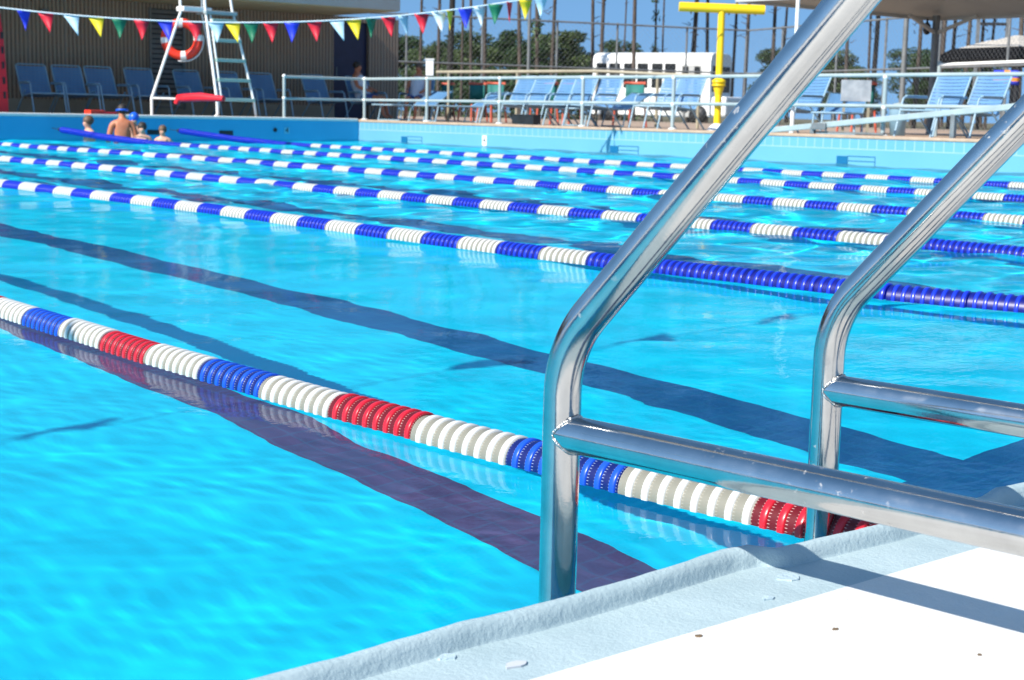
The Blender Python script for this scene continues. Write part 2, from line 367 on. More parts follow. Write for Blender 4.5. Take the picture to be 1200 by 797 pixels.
# ------------------------------------------------------------------ water surface with real waves
def axis(a, b, knots):
    out = [a]; x = a
    while x < b:
        st = np.interp(x, [k[0] for k in knots], [k[1] for k in knots]); x += st; out.append(min(x, b))
    return np.array(out)
KX = [(-3,.12), (-.3,.04), (.2,.014), (2.3,.014), (3,.022), (4.6,.024), (9,.05), (18,.10)]; KY = [(1.2,.014), (4.0,.014), (5.2,.022), (7,.026), (12,.05), (26,.12)]
gx = axis(XL, XS, KX)
gy = axis(YC-.03, YE, KY)
X, Y = np.meshgrid(gx, gy)
Z = np.zeros_like(X)
SP = np.maximum(np.interp(X, *zip(*KX)), .8*np.interp(Y, *zip(*KY)))
rng = np.random.RandomState(3)
dist = np.sqrt(X**2 + Y**2)
far = np.clip((X-4.0)/2.2, 0, 1)*np.clip((dist-4)/5, .35, 1) + .25*np.clip((dist-7)/8, 0, 1)*(X < 4.6)
far = np.clip(far, 0, 1)
for i in range(46):
    k = 2*pi/np.exp(rng.uniform(np.log(.16), np.log(1.9)))
    a = rng.normal(R(62), R(48)); ph = rng.uniform(0, 2*pi)
    lam = 2*pi/k
    slope = .0026 * (1.0 if lam > .35 else .7)
    cut = np.clip(lam/(SP*5) - .2, 0, 1)
    amp = slope/k * (1 + 6.0*far) * cut
    Z += amp*np.sin(k*(cos(a)*X + sin(a)*Y) + ph + .8*np.sin(.7*X+ph)*np.cos(.5*Y-ph))
for i in range(34):
    lam = rng.uniform(.055, .085) if i < 22 else rng.uniform(.085, .19); k = 2*pi/lam; a = rng.normal(R(24), R(20)) if i < 22 else rng.normal(R(-25), R(28)); ph = rng.uniform(0, 2*pi)
    cut = np.clip(lam/(SP*3.3) - .25, 0, 1)*np.clip(1.5-dist/7, 0, 1)
    grp = .5+.5*np.sin(rng.uniform(1,3.4)*X + rng.uniform(1,3.4)*Y + ph)
    Z += (.0014 if i < 22 else .0009)/k*cut*grp*np.sin(k*(cos(a)*X + sin(a)*Y) + ph + 1.6*np.sin(2.9*X+ph)*np.cos(2.3*Y-ph))
nx, ny = len(gx), len(gy)
me = bpy.data.meshes.new('water')
co = np.stack([X, Y, Z], -1).reshape(-1, 3)
I = np.arange(nx*ny).reshape(ny, nx)
fc = np.stack([I[:-1,:-1], I[:-1,1:], I[1:,1:], I[1:,:-1]], -1).reshape(-1, 4)
me.from_pydata(co.tolist(), [], fc.tolist()); me.polygons.foreach_set('use_smooth', [True]*len(fc)); me.update()
me.materials.append(M['water'])
water = bpy.data.objects.new('water', me); COL.objects.link(water); tag(water, kind='structure'); water.cycles.is_caustics_caster = True

# ------------------------------------------------------------------ near deck, gutter and rolled lip
def noise2(x, y, s=1):
    return (sin(x*9.1*s+1.3)*cos(y*7.7*s+.4) + .6*sin(x*21*s+y*13*s) + .4*sin(x*43*s-y*37*s+2))/2
x0, x1 = -6., 18.2
m = MB()
YB = 1.152
ys = [YC-.008, YC-.034, YC-.05, YC-.07, YC-.09, YC-.11, YB]
xs = list(np.arange(x0, .4, .3)) + list(np.arange(.4, 3.2, .016)) + list(np.arange(3.2, x1, .4))
vs = [(x, y, ZD + (.0011*noise2(x, y*3) + .0012*max(0, sin(x*6.3+y*22)*sin(x*2.1+1)) if .3 < x < 3.3 and j < len(ys)-1 else 0)) for x in xs for j, y in enumerate(ys)]
nY = len(ys); fs = [(i*nY+j, (i+1)*nY+j, (i+1)*nY+j+1, i*nY+j+1) for i in range(len(xs)-1) for j in range(nY-1)]
m.add(vs, fs, 0, True)
tag(m.build('gutter', M['gutter']), kind='structure')
m = MB()
ys = [YB, 1.0, .6, -.5, -12]
vs = [(x, y, ZD+.0005) for x in (-14, x0, x1, XS+.25) for y in ys]; nY = len(ys)
m.add(vs, [(i*nY+j, (i+1)*nY+j, (i+1)*nY+j+1, i*nY+j+1) for i in range(3) for j in range(nY-1)])
tag(m.build('near_deck', M['deck_white']), kind='structure')
# lip: swept bead with hand-coated irregularities, a step at the ladder
prof = [(.010,-.16), (.006,-.07), (.003,-.02), (.0,.004), (-.003,.014), (-.009,.0195), (-.016,.021), (-.023,.018), (-.028,.010), (-.031,.001), (-.034,-.004), (-.046,-.010)]
m = MB(); vs = []
kx = [-6,.2,.66,.86,1.03,1.13,1.30,1.49,1.535,1.56,1.78,1.83,2.04,2.09,2.17,2.33,3.2,18.2]
ko = [0,.0,-.008,.0,.006,.001,.006,.022,.018,-.008,-.017,-.016,-.017,-.006,-.010,-.006,0,0]
kz = [0,0,.001,-.001,.0015,.0,.001,.002,.0015,-.001,.0,.001,.001,.005,.003,.0,0,0]
xs = list(np.arange(x0, .4, .3)) + list(np.arange(.4, 3.2, .009)) + list(np.arange(3.2, x1, .4))
for x in xs:
    o_ = float(np.interp(x, kx, ko)); z_ = float(np.interp(x, kx, kz)); fine = .3 < x < 3.3
    for j, (dy, z) in enumerate(prof):
        e = (noise2(x*.8, j*.21)*.0013 + noise2(x*2.9, j*.6)*.0007) if fine else 0
        wz = min(1, max(0, (z+.004)/.008))
        vs.append((x, YC + dy + o_ + e*(.3+.7*wz), ZD + z + .003 + (z_ + e*.8)*wz))
nP = len(prof); m.add(vs, [(i*nP+j, (i+1)*nP+j, (i+1)*nP+j+1, i*nP+j+1) for i in range(len(xs)-1) for j in range(nP-1)], 0, True)
tag(m.build('pool_lip', M['gutter']), kind='structure')
# loose flakes of paint on the gutter, dead insects / leaf bits on the deck
def flake(px, py, s, mat, label, cat, seed):
    d = ray(px, py); p = EYE + d*((ZD+.0022-H)/d.z); r = random.Random(seed); mb = MB(); n = 9
    top = [Vector((p.x + s*r.uniform(.55,1)*cos(2*pi*k/n)*1.5, p.y + s*r.uniform(.5,1)*sin(2*pi*k/n), p.z + (.0006 if cat == 'flake' else -.0010)*r.uniform(.2,1))) for k in range(n)]
    bot = [Vector((v.x, v.y, ZD-.0005)) for v in top]
    mb.add(top+bot, [tuple(range(n))] + [(k, (k+1) % n, n+(k+1) % n, n+k) for k in range(n)])
    return tag(mb.build('paint_flake' if cat == 'flake' else 'leaf_scrap', mat), label, cat)
M['flake'] = painted_concrete('flake_paint', (.38,.49,.54), (.45,.56,.60), (.3,.4,.45), .5)
M['scrap'] = mottled('dry_leaf', (.10,.07,.04), (.2,.13,.07), 60, .8, .5)
flake(525, 769, .010, M['flake'], 'curled flake of pale blue paint on the gutter nearest the bottom edge', 'flake', 1)
flake(604, 778, .011, MT('white_chip', (.5,.52,.54), .6).m, 'whitish chip of paint lying on the gutter beside the white deck', 'flake', 2)
flake(925, 676, .016, M['flake'], 'loose flake of blue paint on the gutter near the ladder shadow', 'flake', 3)
flake(900, 700, .008, M['flake'], 'small flake of blue paint next to the white deck edge', 'flake', 4)
flake(819, 744, .0045, M['scrap'], 'brown dry scrap on the white deck close to the gutter', 'leaf scrap', 5)
flake(979, 736, .004, M['scrap'], 'tiny brown twig scrap in the middle of the white deck', 'leaf scrap', 6)
flake(1148, 766, .003, M['scrap'], 'brown speck of leaf on the white deck at the right', 'leaf scrap', 7)

# ------------------------------------------------------------------ steel ladder
TH = R(5.4)
lad = empty('pool_ladder', (1.351, 1.476, 0), TH)     # local x: across, local -y: back over the deck
tag(lad, 'large stainless steel pool ladder with two sloping handrails and horizontal bars', 'pool ladder')
def fillet(pts, rads, n=10):
    pts = [Vector(p) for p in pts]; out = [pts[0]]
    for i in range(1, len(pts)-1):
        a = (pts[i-1]-pts[i]).normalized(); b = (pts[i+1]-pts[i]).normalized(); r = rads[i-1]
        ang = a.angle(b); dd = r/math.tan(ang/2)
        p0 = pts[i]+a*dd; p1 = pts[i]+b*dd; c = pts[i] + (a+b).normalized()*(r/sin(ang/2))
        v0 = p0-c; v1 = p1-c; th = v0.angle(v1)
        for k in range(n+1):
            f = k/n; out.append(c + (v0*sin((1-f)*th) + v1*sin(f*th))/sin(th))
    out.append(pts[-1]); return out
def dens(pts, step=.04):
    out = []
    for a, b in zip(pts, pts[1:]):
        n = max(1, int((b-a).length/step)); out += [a+(b-a)*(k/n) for k in range(n)]
    return out+[pts[-1]]
RD = .0254
XW = .6435
for i in (0, 1):
    k_ = (1, .933)[i]; xo = (0, .502)[i]; yo = (0, -.091)[i]; RD = .0254*k_; zs = lambda z: H + (z-H)*k_
    zb = zs((.230, .215)[i]); dz = (0, -.012)[i]; yb = -1.06
    m = MB()
    path = fillet([(xo,yo,-1.0), (xo,yo,zs(.345+dz)), (xo,yo-.74*k_,zs(1.13+dz)), (xo,yb,zs(1.13+dz)), (xo,yb,ZD)], [.16,.16,.13], 14)
    m.tube(dens(path), RD, 40)
    h = m.build('handrail', M['steel'], lad); h.cycles.is_caustics_receiver = True
    m = MB(); m.tube(dens([Vector((xo,yo,zb)), Vector((xo,yb,zb))]), RD*.985, 40); m.build('cross_bar', M['steel'], lad)
    m = MB()                                      # weld bead: the saddle curve where the bar meets the post
    pts = [Vector((xo + RD*1.0*cos(a), yo - math.sqrt(max(RD**2 - (RD*.985*cos(a))**2, 0)) - .002, zb + RD*1.0*sin(a))) for a in [2*pi*k/40 for k in range(40)]]
    m.tube(pts, [.0019 + .001*sin(k*2.3)*sin(k*.9) for k in range(40)], 6, closed=True); m.build('weld', M['weld'], h)
    m = MB(); m.lathe([(RD,.0),(.05,.0),(.05,.008),(.03,.016),(RD,.018)], 28, Matrix.Translation((xo,yb,ZD+.0008))); m.build('floor_flange', M['steel'], lad)
for z in (-.3, -.6):
    m = MB(); m.box((.251, -.045, z), (.47, .09, .03), 0, Matrix.Rotation(R(-10), 3, 'Z')); m.build('step', M['steel'], lad, bevel=.006).cycles.is_caustics_receiver = True

# ------------------------------------------------------------------ lane ropes
def float_mesh(L, n, mats, rad, cut=-.005):
    m = MB(); pitch = L/n; prof = []
    NS = 28
    for k in range(n):
        y0 = -L/2 + k*pitch
        ring = [(.91, 0.0, 1), (.91, .06, 1), (.98, .09, 0), (1.0, .13, 0), (1.0, .40, 0), (.98, .45, 0), (.91, .47, 1), (.91, .96, 1)]
        prof += [(r*rad, y0+f*pitch, mi) for r, f, mi in ring]
    prof.append((.91*rad, L/2, 1))
    vs = [(r*cos(2*pi*k/NS), y, max(r*sin(2*pi*k/NS), cut)) for r, y, _ in prof for k in range(NS)]
    for i in range(len(prof)-1):
        mi = 0 if (prof[i][2] == 0 or prof[i+1][2] == 0) else 1
        n0 = len(m.v)
        m.add([], [], 0)
        for k in range(NS):
            l = (k+1) % NS; m.f.append((i*NS+k, i*NS+l, (i+1)*NS+l, (i+1)*NS+k)); m.m.append(mi); m.sm.append(True)
    m.v = vs
    N = len(prof)
    m.f.append(tuple(range(NS))); m.m.append(0); m.sm.append(False)
    m.f.append(tuple((N-1)*NS+k for k in range(NS))[::-1]); m.m.append(0); m.sm.append(False)
    me = m.build('float_section', mats); d = me.data; bpy.data.objects.remove(me)
    d.set_sharp_from_angle(angle=R(40)) if hasattr(d, 'set_sharp_from_angle') else None
    return d
RF = .0445
mesh1 = {c: float_mesh(.274, 8, mt, RF) for c, mt in (('white', P_WHITE), ('blue', P_BLUE), ('red', P_RED))}
mesh2 = {c: float_mesh(.2947, 8, mt, .052) for c, mt in (('white', P_WHITE), ('blue', P_BLUE2))}
mesh2['lifted'] = float_mesh(.2947, 8, P_BLUE2, .056, -1)
def lane_rope(label, xs_pts, zs_pts, kind):
    Y0 = YC+.01
    fx = lambda y: float(np.interp(y, [p[0] for p in xs_pts], [p[1] for p in xs_pts]))
    fz = lambda y: float(np.interp(y, [p[0] for p in zs_pts], [p[1] for p in zs_pts]))
    P = lambda y: Vector((fx(y), y, fz(y)))
    root = empty('lane_rope', (fx(13), 13, 0)); tag(root, label, 'lane rope', 'lane ropes stretched across the pool')
    secs = []
    if kind == 1:
        cyc = ['white', 'blue', 'white', 'red']
        y = 1.56; k = 0
        secs.append((1.56-.137, 'red'))
        while y + .274 < YE-.35: secs.append((y+.137, cyc[k % 4])); y += .274; k += 1
        L, ms, endy = .274, mesh1, y
    else:
        L, ms = .2947, mesh2; ys_ = 4.8; k0 = int((4.8-Y0)/L)
        for k in range(k0): secs.append((4.8-(k+.5)*L, 'blue'))
        k = 0; y = 4.8
        while y + L < YE-.3:
            secs.append((y+L/2, 'white' if (k % 2 == 0 and k < 57) else 'blue')); y += L; k += 1
        endy = y
    r = random.Random(label)
    for y, c in secs:
        if y-L/2 < YC-.02: continue
        o = bpy.data.objects.new('float_section', ms['lifted' if (kind == 2 and fz(y) > .03) else c]); COL.objects.link(o); o.parent = root
        hl = L/2
        a = P(y-hl); b = P(y+hl); d = (b-a).normalized()
        o.location = (a+b)/2 - Vector(root.location) + Vector((0,0,r.uniform(-.001,.002)))
        o.rotation_mode = 'QUATERNION'; o.rotation_quaternion = d.to_track_quat('Y', 'Z')
        o.cycles.is_caustics_receiver = True
    m = MB(); pts = [P(y) for y in np.arange(YC-.02, YE+.01, .25)] + [P(YE)]
    m.tube(pts, .006, 6); part_world(m, 'cable', M['black'], root)
    m = MB(); a = P(endy); b = P(min(endy+.12, YE-.02)); m.tube([a, b], [.05, .03], 14); part_world(m, 'end_cap', M['black'], root)
flat = [(0,0.010),(21.5,.010),(27,.02)]
rise = [(0,.009),(21.2,.009),(22.6,.02),(24.2,.075),(26.5,.19)]
lane_rope('red white and blue lane rope nearest the steel ladder', [(1.4,1.90),(1.9,1.84),(2.6,1.80),(3.4,1.79),(5,1.84),(9,1.9),(27,1.9)], flat, 1)
lane_rope('blue and white lane rope second from the ladder, next after the red one', [(1,5.0),(2.6,4.82),(3.4,4.64),(4.2,4.58),(5.2,4.53),(6.2,4.55),(8.5,4.62),(14,4.56),(27,4.55)], flat, 2)
lane_rope('third blue and white lane rope counted from the ladder', [(1,6.75),(4.5,6.68),(7,6.60),(9,6.58),(14,6.62),(20,6.5),(27,6.4)], flat, 2)
lane_rope('fourth blue and white lane rope counted from the ladder', [(1,9.05),(6,8.96),(10,8.9),(15,8.95),(20,8.8),(27,8.6)], flat, 2)
lane_rope('fifth blue and white lane rope, its black end lifted left of the swimmers', [(1,11.6),(10,11.55),(18,11.6),(27,11.6)], rise, 2)
lane_rope('farthest blue and white lane rope, next to the sunlit pool wall', [(1,14.0),(8,14.02),(16,13.95),(22,14.0),(27,13.93)], rise, 2)

# ------------------------------------------------------------------ people
def skin_person(name, verts, edges, radii, mat, loc, rz, label, root=0):
    rt = empty('person', loc, rz); tag(rt, label, 'person')
    me = bpy.data.meshes.new(name); me.from_pydata(verts, edges, []); me.materials.append(mat)
    o = bpy.data.objects.new(name, me); COL.objects.link(o); o.parent = rt
    s = o.modifiers.new('skin', 'SKIN'); s.use_smooth_shade = True
    lay = me.skin_vertices[0].data if me.skin_vertices else None
    if lay is None:
        bm = bmesh.new(); bm.from_mesh(me); bm.verts.layers.skin.verify(); bm.to_mesh(me); bm.free(); lay = me.skin_vertices[0].data
    for i, r in enumerate(radii):
        lay[i].radius = r if isinstance(r, tuple) else (r, r); lay[i].use_root = (i == root)
    sb = o.modifiers.new('sub', 'SUBSURF'); sb.levels = 2; sb.render_levels = 2
    o.cycles.is_caustics_receiver = True
    return rt, o
# standing figure, front = -y, feet at z=0, 1.72 m
V_ST = [(0,0,.95),(0,.01,1.12),(0,.02,1.30),(0,.01,1.44),(0,0,1.50),(0,-.01,1.58),(0,-.012,1.66),
        (.09,0,.90),(.10,-.02,.50),(.10,.02,.09),(.10,-.10,.03), (-.09,0,.90),(-.10,-.02,.50),(-.10,.02,.09),(-.10,-.10,.03),
        (.17,.02,1.40),(.24,.03,1.14),(.25,-.06,.90),(.25,-.10,.80), (-.17,.02,1.40),(-.24,.03,1.14),(-.25,-.06,.90),(-.25,-.10,.80), (0,-.10,1.585)]
E_ST = [(0,1),(1,2),(2,3),(3,4),(4,5),(5,6),(0,7),(7,8),(8,9),(9,10),(0,11),(11,12),(12,13),(13,14),(3,15),(15,16),(16,17),(17,18),(3,19),(19,20),(20,21),(21,22),(5,23)]
R_ST = [(.16,.11),(.145,.10),(.165,.115),(.10,.075),(.052,.055),(.072,.085),(.068,.082),.085,.055,.038,.03,.085,.055,.038,.03,.062,.043,.034,.028,.062,.043,.034,.028,.016]
def head_parts(root, scale, kind, hair='hair', cap=None, goggles=False, hs=1.0):
    c = Vector((0,-.012,1.615+.02*hs))
    c = c*scale; h = scale*hs
    if cap:
        m = MB(); m.ball(c + Vector((0,.010,.024))*h, (.088*h,.104*h,.095*h), 10); m.build('swim_cap', cap, root)
    else:
        m = MB(); m.ball(c + Vector((0,.022,.026))*h, (.086*h,.098*h,.090*h), 10); m.build('hair', M[hair], root)
    if goggles:
        m = MB(); pts = [c + Vector((.094*cos(a), .004+.110*sin(a), .004+.012*sin(a)))*h for a in [2*pi*k/24 for k in range(24)]]
        m.tube(pts, .017*h, 8, closed=True); m.build('goggles', M['swim_blue'], root)
def stand(loc, rz, scale, mat, label, hs=1.0, **kw):
    rt, o = skin_person('body', [tuple(Vector(v)*scale) for v in V_ST], E_ST, [tuple(x*scale*(hs if i in (5,6) else 1) for x in r) if isinstance(r, tuple) else r*scale for i, r in enumerate(R_ST)], mat, loc, rz, label)
    head_parts(rt, scale, 'st', hs=hs, **kw); return rt
def swimmer(px, topy, d, scale, rz, mat, label, **kw):
    p = at(px, topy, d); stand((p.x, p.y, p.z-1.745*scale), rz, scale, mat, label, **kw)
away = -YAW          # local -y is the front: rotate so that the front points away from the camera
face = YAW*-1+pi
def rz_dir(ang): return ang
swimmer(143, 122, 26.2, 1.0, pi-YAW+.3, M['skin'], 'man standing waist deep seen from behind, blue goggle strap on dark hair', goggles=True)
swimmer(103, 137, 26.6, .80, -YAW-.9, M['skin_light'], 'child with brown hair in the water left of the man', hs=1.22, hair='hair_brown')
swimmer(157, 133.5, 27.0, .82, -YAW+.2, M['skin_light'], 'swimmer in a blue cap close behind the man', hs=1.22, cap=M['swim_blue'])
swimmer(166.5, 144.5, 26.0, .74, -YAW, M['skin_light'], 'dark haired child neck deep in front of the blue cap', hs=1.22, hair='hair')
swimmer(190.5, 148, 26.4, .68, -YAW, M['skin_light'], 'brown haired child alone in the water beside the dark wall opening', hs=1.22, hair='hair_brown')
# seated figure, front = -y, seat height .40
V_SI = [(0,.10,.50),(0,.17,.66),(0,.24,.86),(0,.27,1.00),(0,.27,1.07),(0,.25,1.15),(0,.245,1.23),
        (.09,.06,.48),(.11,-.36,.50),(.11,-.46,.12),(.11,-.58,.05),(-.09,.06,.48),(-.11,-.36,.50),(-.11,-.46,.12),(-.11,-.58,.05),
        (.17,.25,.96),(.23,.14,.74),(.18,-.10,.66),(.13,-.18,.63),(-.17,.25,.96),(-.23,.14,.74),(-.18,-.10,.66),(-.13,-.18,.63),(0,.155,1.155)]
def seated(loc, rz, shirt, label, hair):
    rt, o = skin_person('body', V_SI, E_ST, R_ST, M['skin'], loc, rz, label)
    m = MB(); m.tube([(0,.10,.47),(0,.17,.66),(0,.24,.86),(0,.262,.985)], [.185,.172,.185,.12], 14); m.build('shirt', shirt, rt)
    m = MB(); m.tube([(.09,.08,.485),(.10,-.2,.495)], [.105,.085], 12); m.tube([(-.09,.08,.485),(-.10,-.2,.495)], [.105,.085], 12); m.build('shorts', M['cloth_blue'], rt)
    m = MB(); m.ball((0,.275,1.225), (.086,.098,.088), 10); m.build('hair', M[hair], rt)

# ------------------------------------------------------------------ strap chairs
def straps(m, p0, p1, n, w, th=.006, gap=.16, mi=0):
    p0 = Vector(p0); p1 = Vector(p1); st = (p1-p0)/n; nrm = Vector((1,0,0)).cross(st).normalized()
    for k in range(n):
        a = p0 + st*(k+gap/2); b = p0 + st*(k+1-gap/2)
        vs = []
        for i in range(7):
            x = -w/2 + w*i/6; sag = -.018*(1-(2*i/6-1)**2)
            for q in (a, b):
                vs.append(Vector((x,0,0)) + q + nrm*sag)
        fs = [(2*i, 2*i+1, 2*i+3, 2*i+2) for i in range(6)]
        vs2 = [v - nrm*th for v in vs]; n0 = len(vs)
        m.add(vs+vs2, fs + [tuple(j+n0 for j in reversed(f)) for f in fs], mi)
def make_chair(strap, frame):
    root = empty('strap_chair'); w = .60
    m = MB(); straps(m, (0,-.30,.40), (0,.26,.35), 9, w-.02); m.build('seat', strap, root)
    m = MB(); straps(m, (0,.27,.37), (0,.56,.94), 11, w-.02); m.build('backrest', strap, root)
    m = MB()
    m.tube(fillet([(-w/2,-.31,.405),(-w/2,.27,.35),(-w/2,.58,.97),(w/2,.58,.97),(w/2,.27,.35),(w/2,-.31,.405)], [.05,.06,.06,.05], 5), .0145, 8)
    m.tube([(-w/2,-.31,.405),(w/2,-.31,.405)], .0145, 8); m.tube([(-w/2,.27,.35),(w/2,.27,.35)], .012, 8)
    m.build('frame', frame, root)
    for s in (-1, 1):
        x = s*(w/2+.028)
        m = MB(); m.tube(fillet([(x,-.40,0),(x,-.22,.60),(x,.36,.60)], [.07], 6), .0145, 8); m.build('front_leg', frame, root)
        m = MB(); m.tube([(x,.52,0),(x,.10,.40),(x,.02,.47)], .0145, 8); m.build('rear_leg', frame, root)
        m = MB(); m.bar((x,-.16,.622), (x,.33,.622), .045, .02); m.build('armrest', frame, root, bevel=.006)
    return root
def make_lounger(strap, frame, tilt):
    root = empty('chaise_lounger'); w = .62
    m = MB(); straps(m, (0,-1.05,.34), (0,.25,.34), 18, w-.02); m.build('seat', strap, root)
    e = (0,.26+.68*cos(tilt),.35+.68*sin(tilt))
    m = MB(); straps(m, (0,.26,.35), e, 10, w-.02); m.build('backrest', strap, root)
    m = MB(); m.tube(fillet([(-w/2,.26,.34),(-w/2,-1.07,.34),(w/2,-1.07,.34),(w/2,.26,.34)], [.06,.06], 5), .0145, 8)
    m.tube([(-w/2,.26,.34),(-w/2,e[1],e[2]),(w/2,e[1],e[2]),(w/2,.26,.34)], .0145, 8); m.build('frame', frame, root)
    for y in (-.75, .2):
        for s in (-1, 1):
            m = MB(); m.tube([(s*w/2,y,.34),(s*(w/2+.02),y-.08,.0)], .0145, 8); m.build('leg', frame, root)
        m = MB(); m.tube([(-w/2-.02,y-.075,.02),(w/2+.02,y-.075,.02)], .012, 8); m.build('stretcher', frame, root)
    return root
chair0 = make_chair(M['strap'], M['chair_frame'])
used = []
def place(proto, name, p, rz, label, group, cat='chair'):
    o = proto if proto not in used else copy_tree(proto)
    if proto not in used: used.append(proto)
    set_loc(o, p, rz); tag(o, label, cat, group); return o
ordn = ['first','second','third','fourth','fifth','sixth','seventh','eighth','ninth','tenth']
g1 = 'blue strap chairs in a row along the clubhouse wall'
YR = 28.9
for i, px in enumerate((50, 91, 130, 175, 233, 278, 318, 382, 432)):
    X_ = aty(px, 128, YR).x
    place(chair0, 'strap_chair', (X_, YR, DK), random.uniform(-.06,.06), f'{ordn[i]} blue strap chair from the red backboard along the clubhouse wall', g1)
g2 = 'light blue strap chairs behind the white railing'
XR = 20.1
lab = ['leftmost light blue strap chair in the close group of five by the railing', 'light blue strap chair second in close group of five by the railing', 'middle light blue strap chair of the close group of five by the railing',
       'light blue strap chair fourth in close group of five by the railing', 'fifth light blue strap chair of the close group of five, beside the bus windows',
       'one of two light blue strap chairs by the bus door, nearer the bus windows', 'one of two light blue strap chairs by the bus door, nearer the yellow post',
       'light blue strap chair seen just right of the big sloping handrail', 'strap chair between the handrails under the canopy, nearer the canopy post', 'strap chair between the handrails under the canopy, nearer the blue and orange towel']
for i, px in enumerate((592, 617, 641, 665, 689, 771, 791, 930, 1092, 1133)):
    p = atx(px, 138, XR if px < 1000 else XR-.2)
    place(chair0, 'strap_chair', (p.x + random.uniform(-.08,.08), p.y, DK), R(-90)+random.uniform(-.1,.1), lab[i], g2)
loun = make_lounger(M['strap'], M['chair_frame'], R(28))
lab = ['light blue chaise lounger with low back beside the orange rimmed seats', 'light blue chaise lounger half hidden left of the yellow post', 'flat light blue chaise lounger below the grey board behind the sloping beam', 'light blue chaise lounger by the corner of the railing in front of the seated reader']
for i, (px, X_, rz) in enumerate(((545, 20.6, R(-105)), (712, 20.9, R(-95)), (985, 19.9, R(-60)), (487, 20.2, R(-80)))):
    p = atx(px, 140, X_); place(loun, 'chaise_lounger', (p.x, p.y, DK), rz, lab[i], 'light blue chaise loungers on the side deck', 'lounger')
# teal seats with orange rims
def make_teal():
    root = empty('teal_seat')
    m = MB(); m.lathe([(.0001,.40),(.24,.41),(.27,.44),(.25,.42),(.0001,.39)], 18); m.build('seat', M['teal'], root)
    m = MB()
    vs = []
    for i in range(9):
        a = pi*.12 + pi*.76*i/8
        for z in (.46, .85): vs.append((.27*cos(a), .05+.25*sin(a), z))
    m.add(vs, [(2*i, 2*i+2, 2*i+3, 2*i+1) for i in range(8)], 0, True); o = m.build('backrest', M['teal'], root)
    sd = o.modifiers.new('solid', 'SOLIDIFY'); sd.thickness = .02
    m = MB(); m.tube([(.285*cos(pi*.1+pi*.8*i/10), .05+.265*sin(pi*.1+pi*.8*i/10), .88) for i in range(11)], .03, 8); m.build('rim', M['orange'], root)
    for x, y in ((-.2,-.2),(.2,-.2),(-.2,.24),(.2,.24)):
        m = MB(); m.tube([(x,y,.41),(x*1.15,y*1.15,0)], .020, 8); m.build('leg', M['orange'], root)
    return root
teal0 = make_teal()
lab = ['left one of the pair of teal seats with orange rims beside the low lounger', 'right one of the pair of teal seats with orange rims beside the low lounger', 'teal seat with orange rim between the third and fourth chair of the close group', 'teal seat with orange rim in front of the bus windows',
       'orange rimmed teal seat showing below the grey board', 'teal seat with orange rim half hidden by the second chair of the close group', 'teal seat with orange rim just right of the white box on a post']
for i, (px, X_) in enumerate(((553, 22.4), (575, 22.2), (662, 22.2), (737, 22.0), (1003, 22.2), (636, 22.3), (516, 22.6))):
    p = atx(px, 138, X_); place(teal0, 'teal_seat', (p.x, p.y, DK), R(-90)+random.uniform(-.4,.4), lab[i], 'teal seats with orange rims', 'seat')
# people on chairs
p = aty(430, 128, YR); seated((p.x, YR-.02, DK), .5, M['cloth_white'], 'person in a pale shirt seated in front of the navy door', 'hair')
p = aty(487, 128, 28.3); place(chair0, 'strap_chair', (p.x, 28.3, DK), -.9, 'blue strap chair at the corner of the clubhouse under a seated reader', 'blue strap chairs in a row along the clubhouse wall')
seated((p.x, 28.3, DK), -.9, M['cloth_white'], 'person seated at the clubhouse corner with legs stretched towards the door', 'hair_brown')

# ------------------------------------------------------------------ clubhouse
YW = 30.3
cx1 = aty(467, 60, YW).x
cl = empty('clubhouse', (cx1-16, YW, DK)); tag(cl, 'brown ribbed block clubhouse with deep flat eaves and a navy door', 'building')
dx0, dx1 = aty(391, 60, YW).x, aty(432, 60, YW).x
lx0, lx1 = aty(175, 60, YW).x, aty(214, 60, YW).x
m = MB(); TOPZ = 2.78
m.box(((cx1-34+dx0)/2, YW+.15, (TOPZ+DK)/2), (dx0-(cx1-34), .3, TOPZ-DK))
m.box(((dx1+cx1)/2, YW+.15, (TOPZ+DK)/2), (cx1-dx1, .3, TOPZ-DK))
m.box(((dx0+dx1)/2, YW+.15, TOPZ-.06), (dx1-dx0, .3, .12))
m.box((cx1-.15, YW+4.3, (TOPZ+DK)/2), (.3, 8, TOPZ-DK)); m.box((cx1-17, YW+8.15, (TOPZ+DK)/2), (33.4, .3, TOPZ-DK))
part_world(m, 'wall', M['block'], cl)
m = MB(); m.box(((cx1-34+dx0)/2, YW-.03, DK+.15), (dx0-(cx1-34)-.02, .055, .3)); part_world(m, 'plinth', mottled('tan_plinth', (.30,.25,.18), (.38,.32,.24), 2, .8), cl)
m = MB(); m.box(((dx0+dx1)/2, YW+.12, (TOPZ-.12+DK)/2), (dx1-dx0-.02, .06, TOPZ-.12-DK)); d = part_world(m, 'door', M['navy'], cl)
m = MB(); m.tube([(dx0+.1,YW+.03,DK+.95),(dx0+.1,YW+.03,DK+1.2)], .018, 8); part_world(m, 'handle', M['grey_metal'], d)
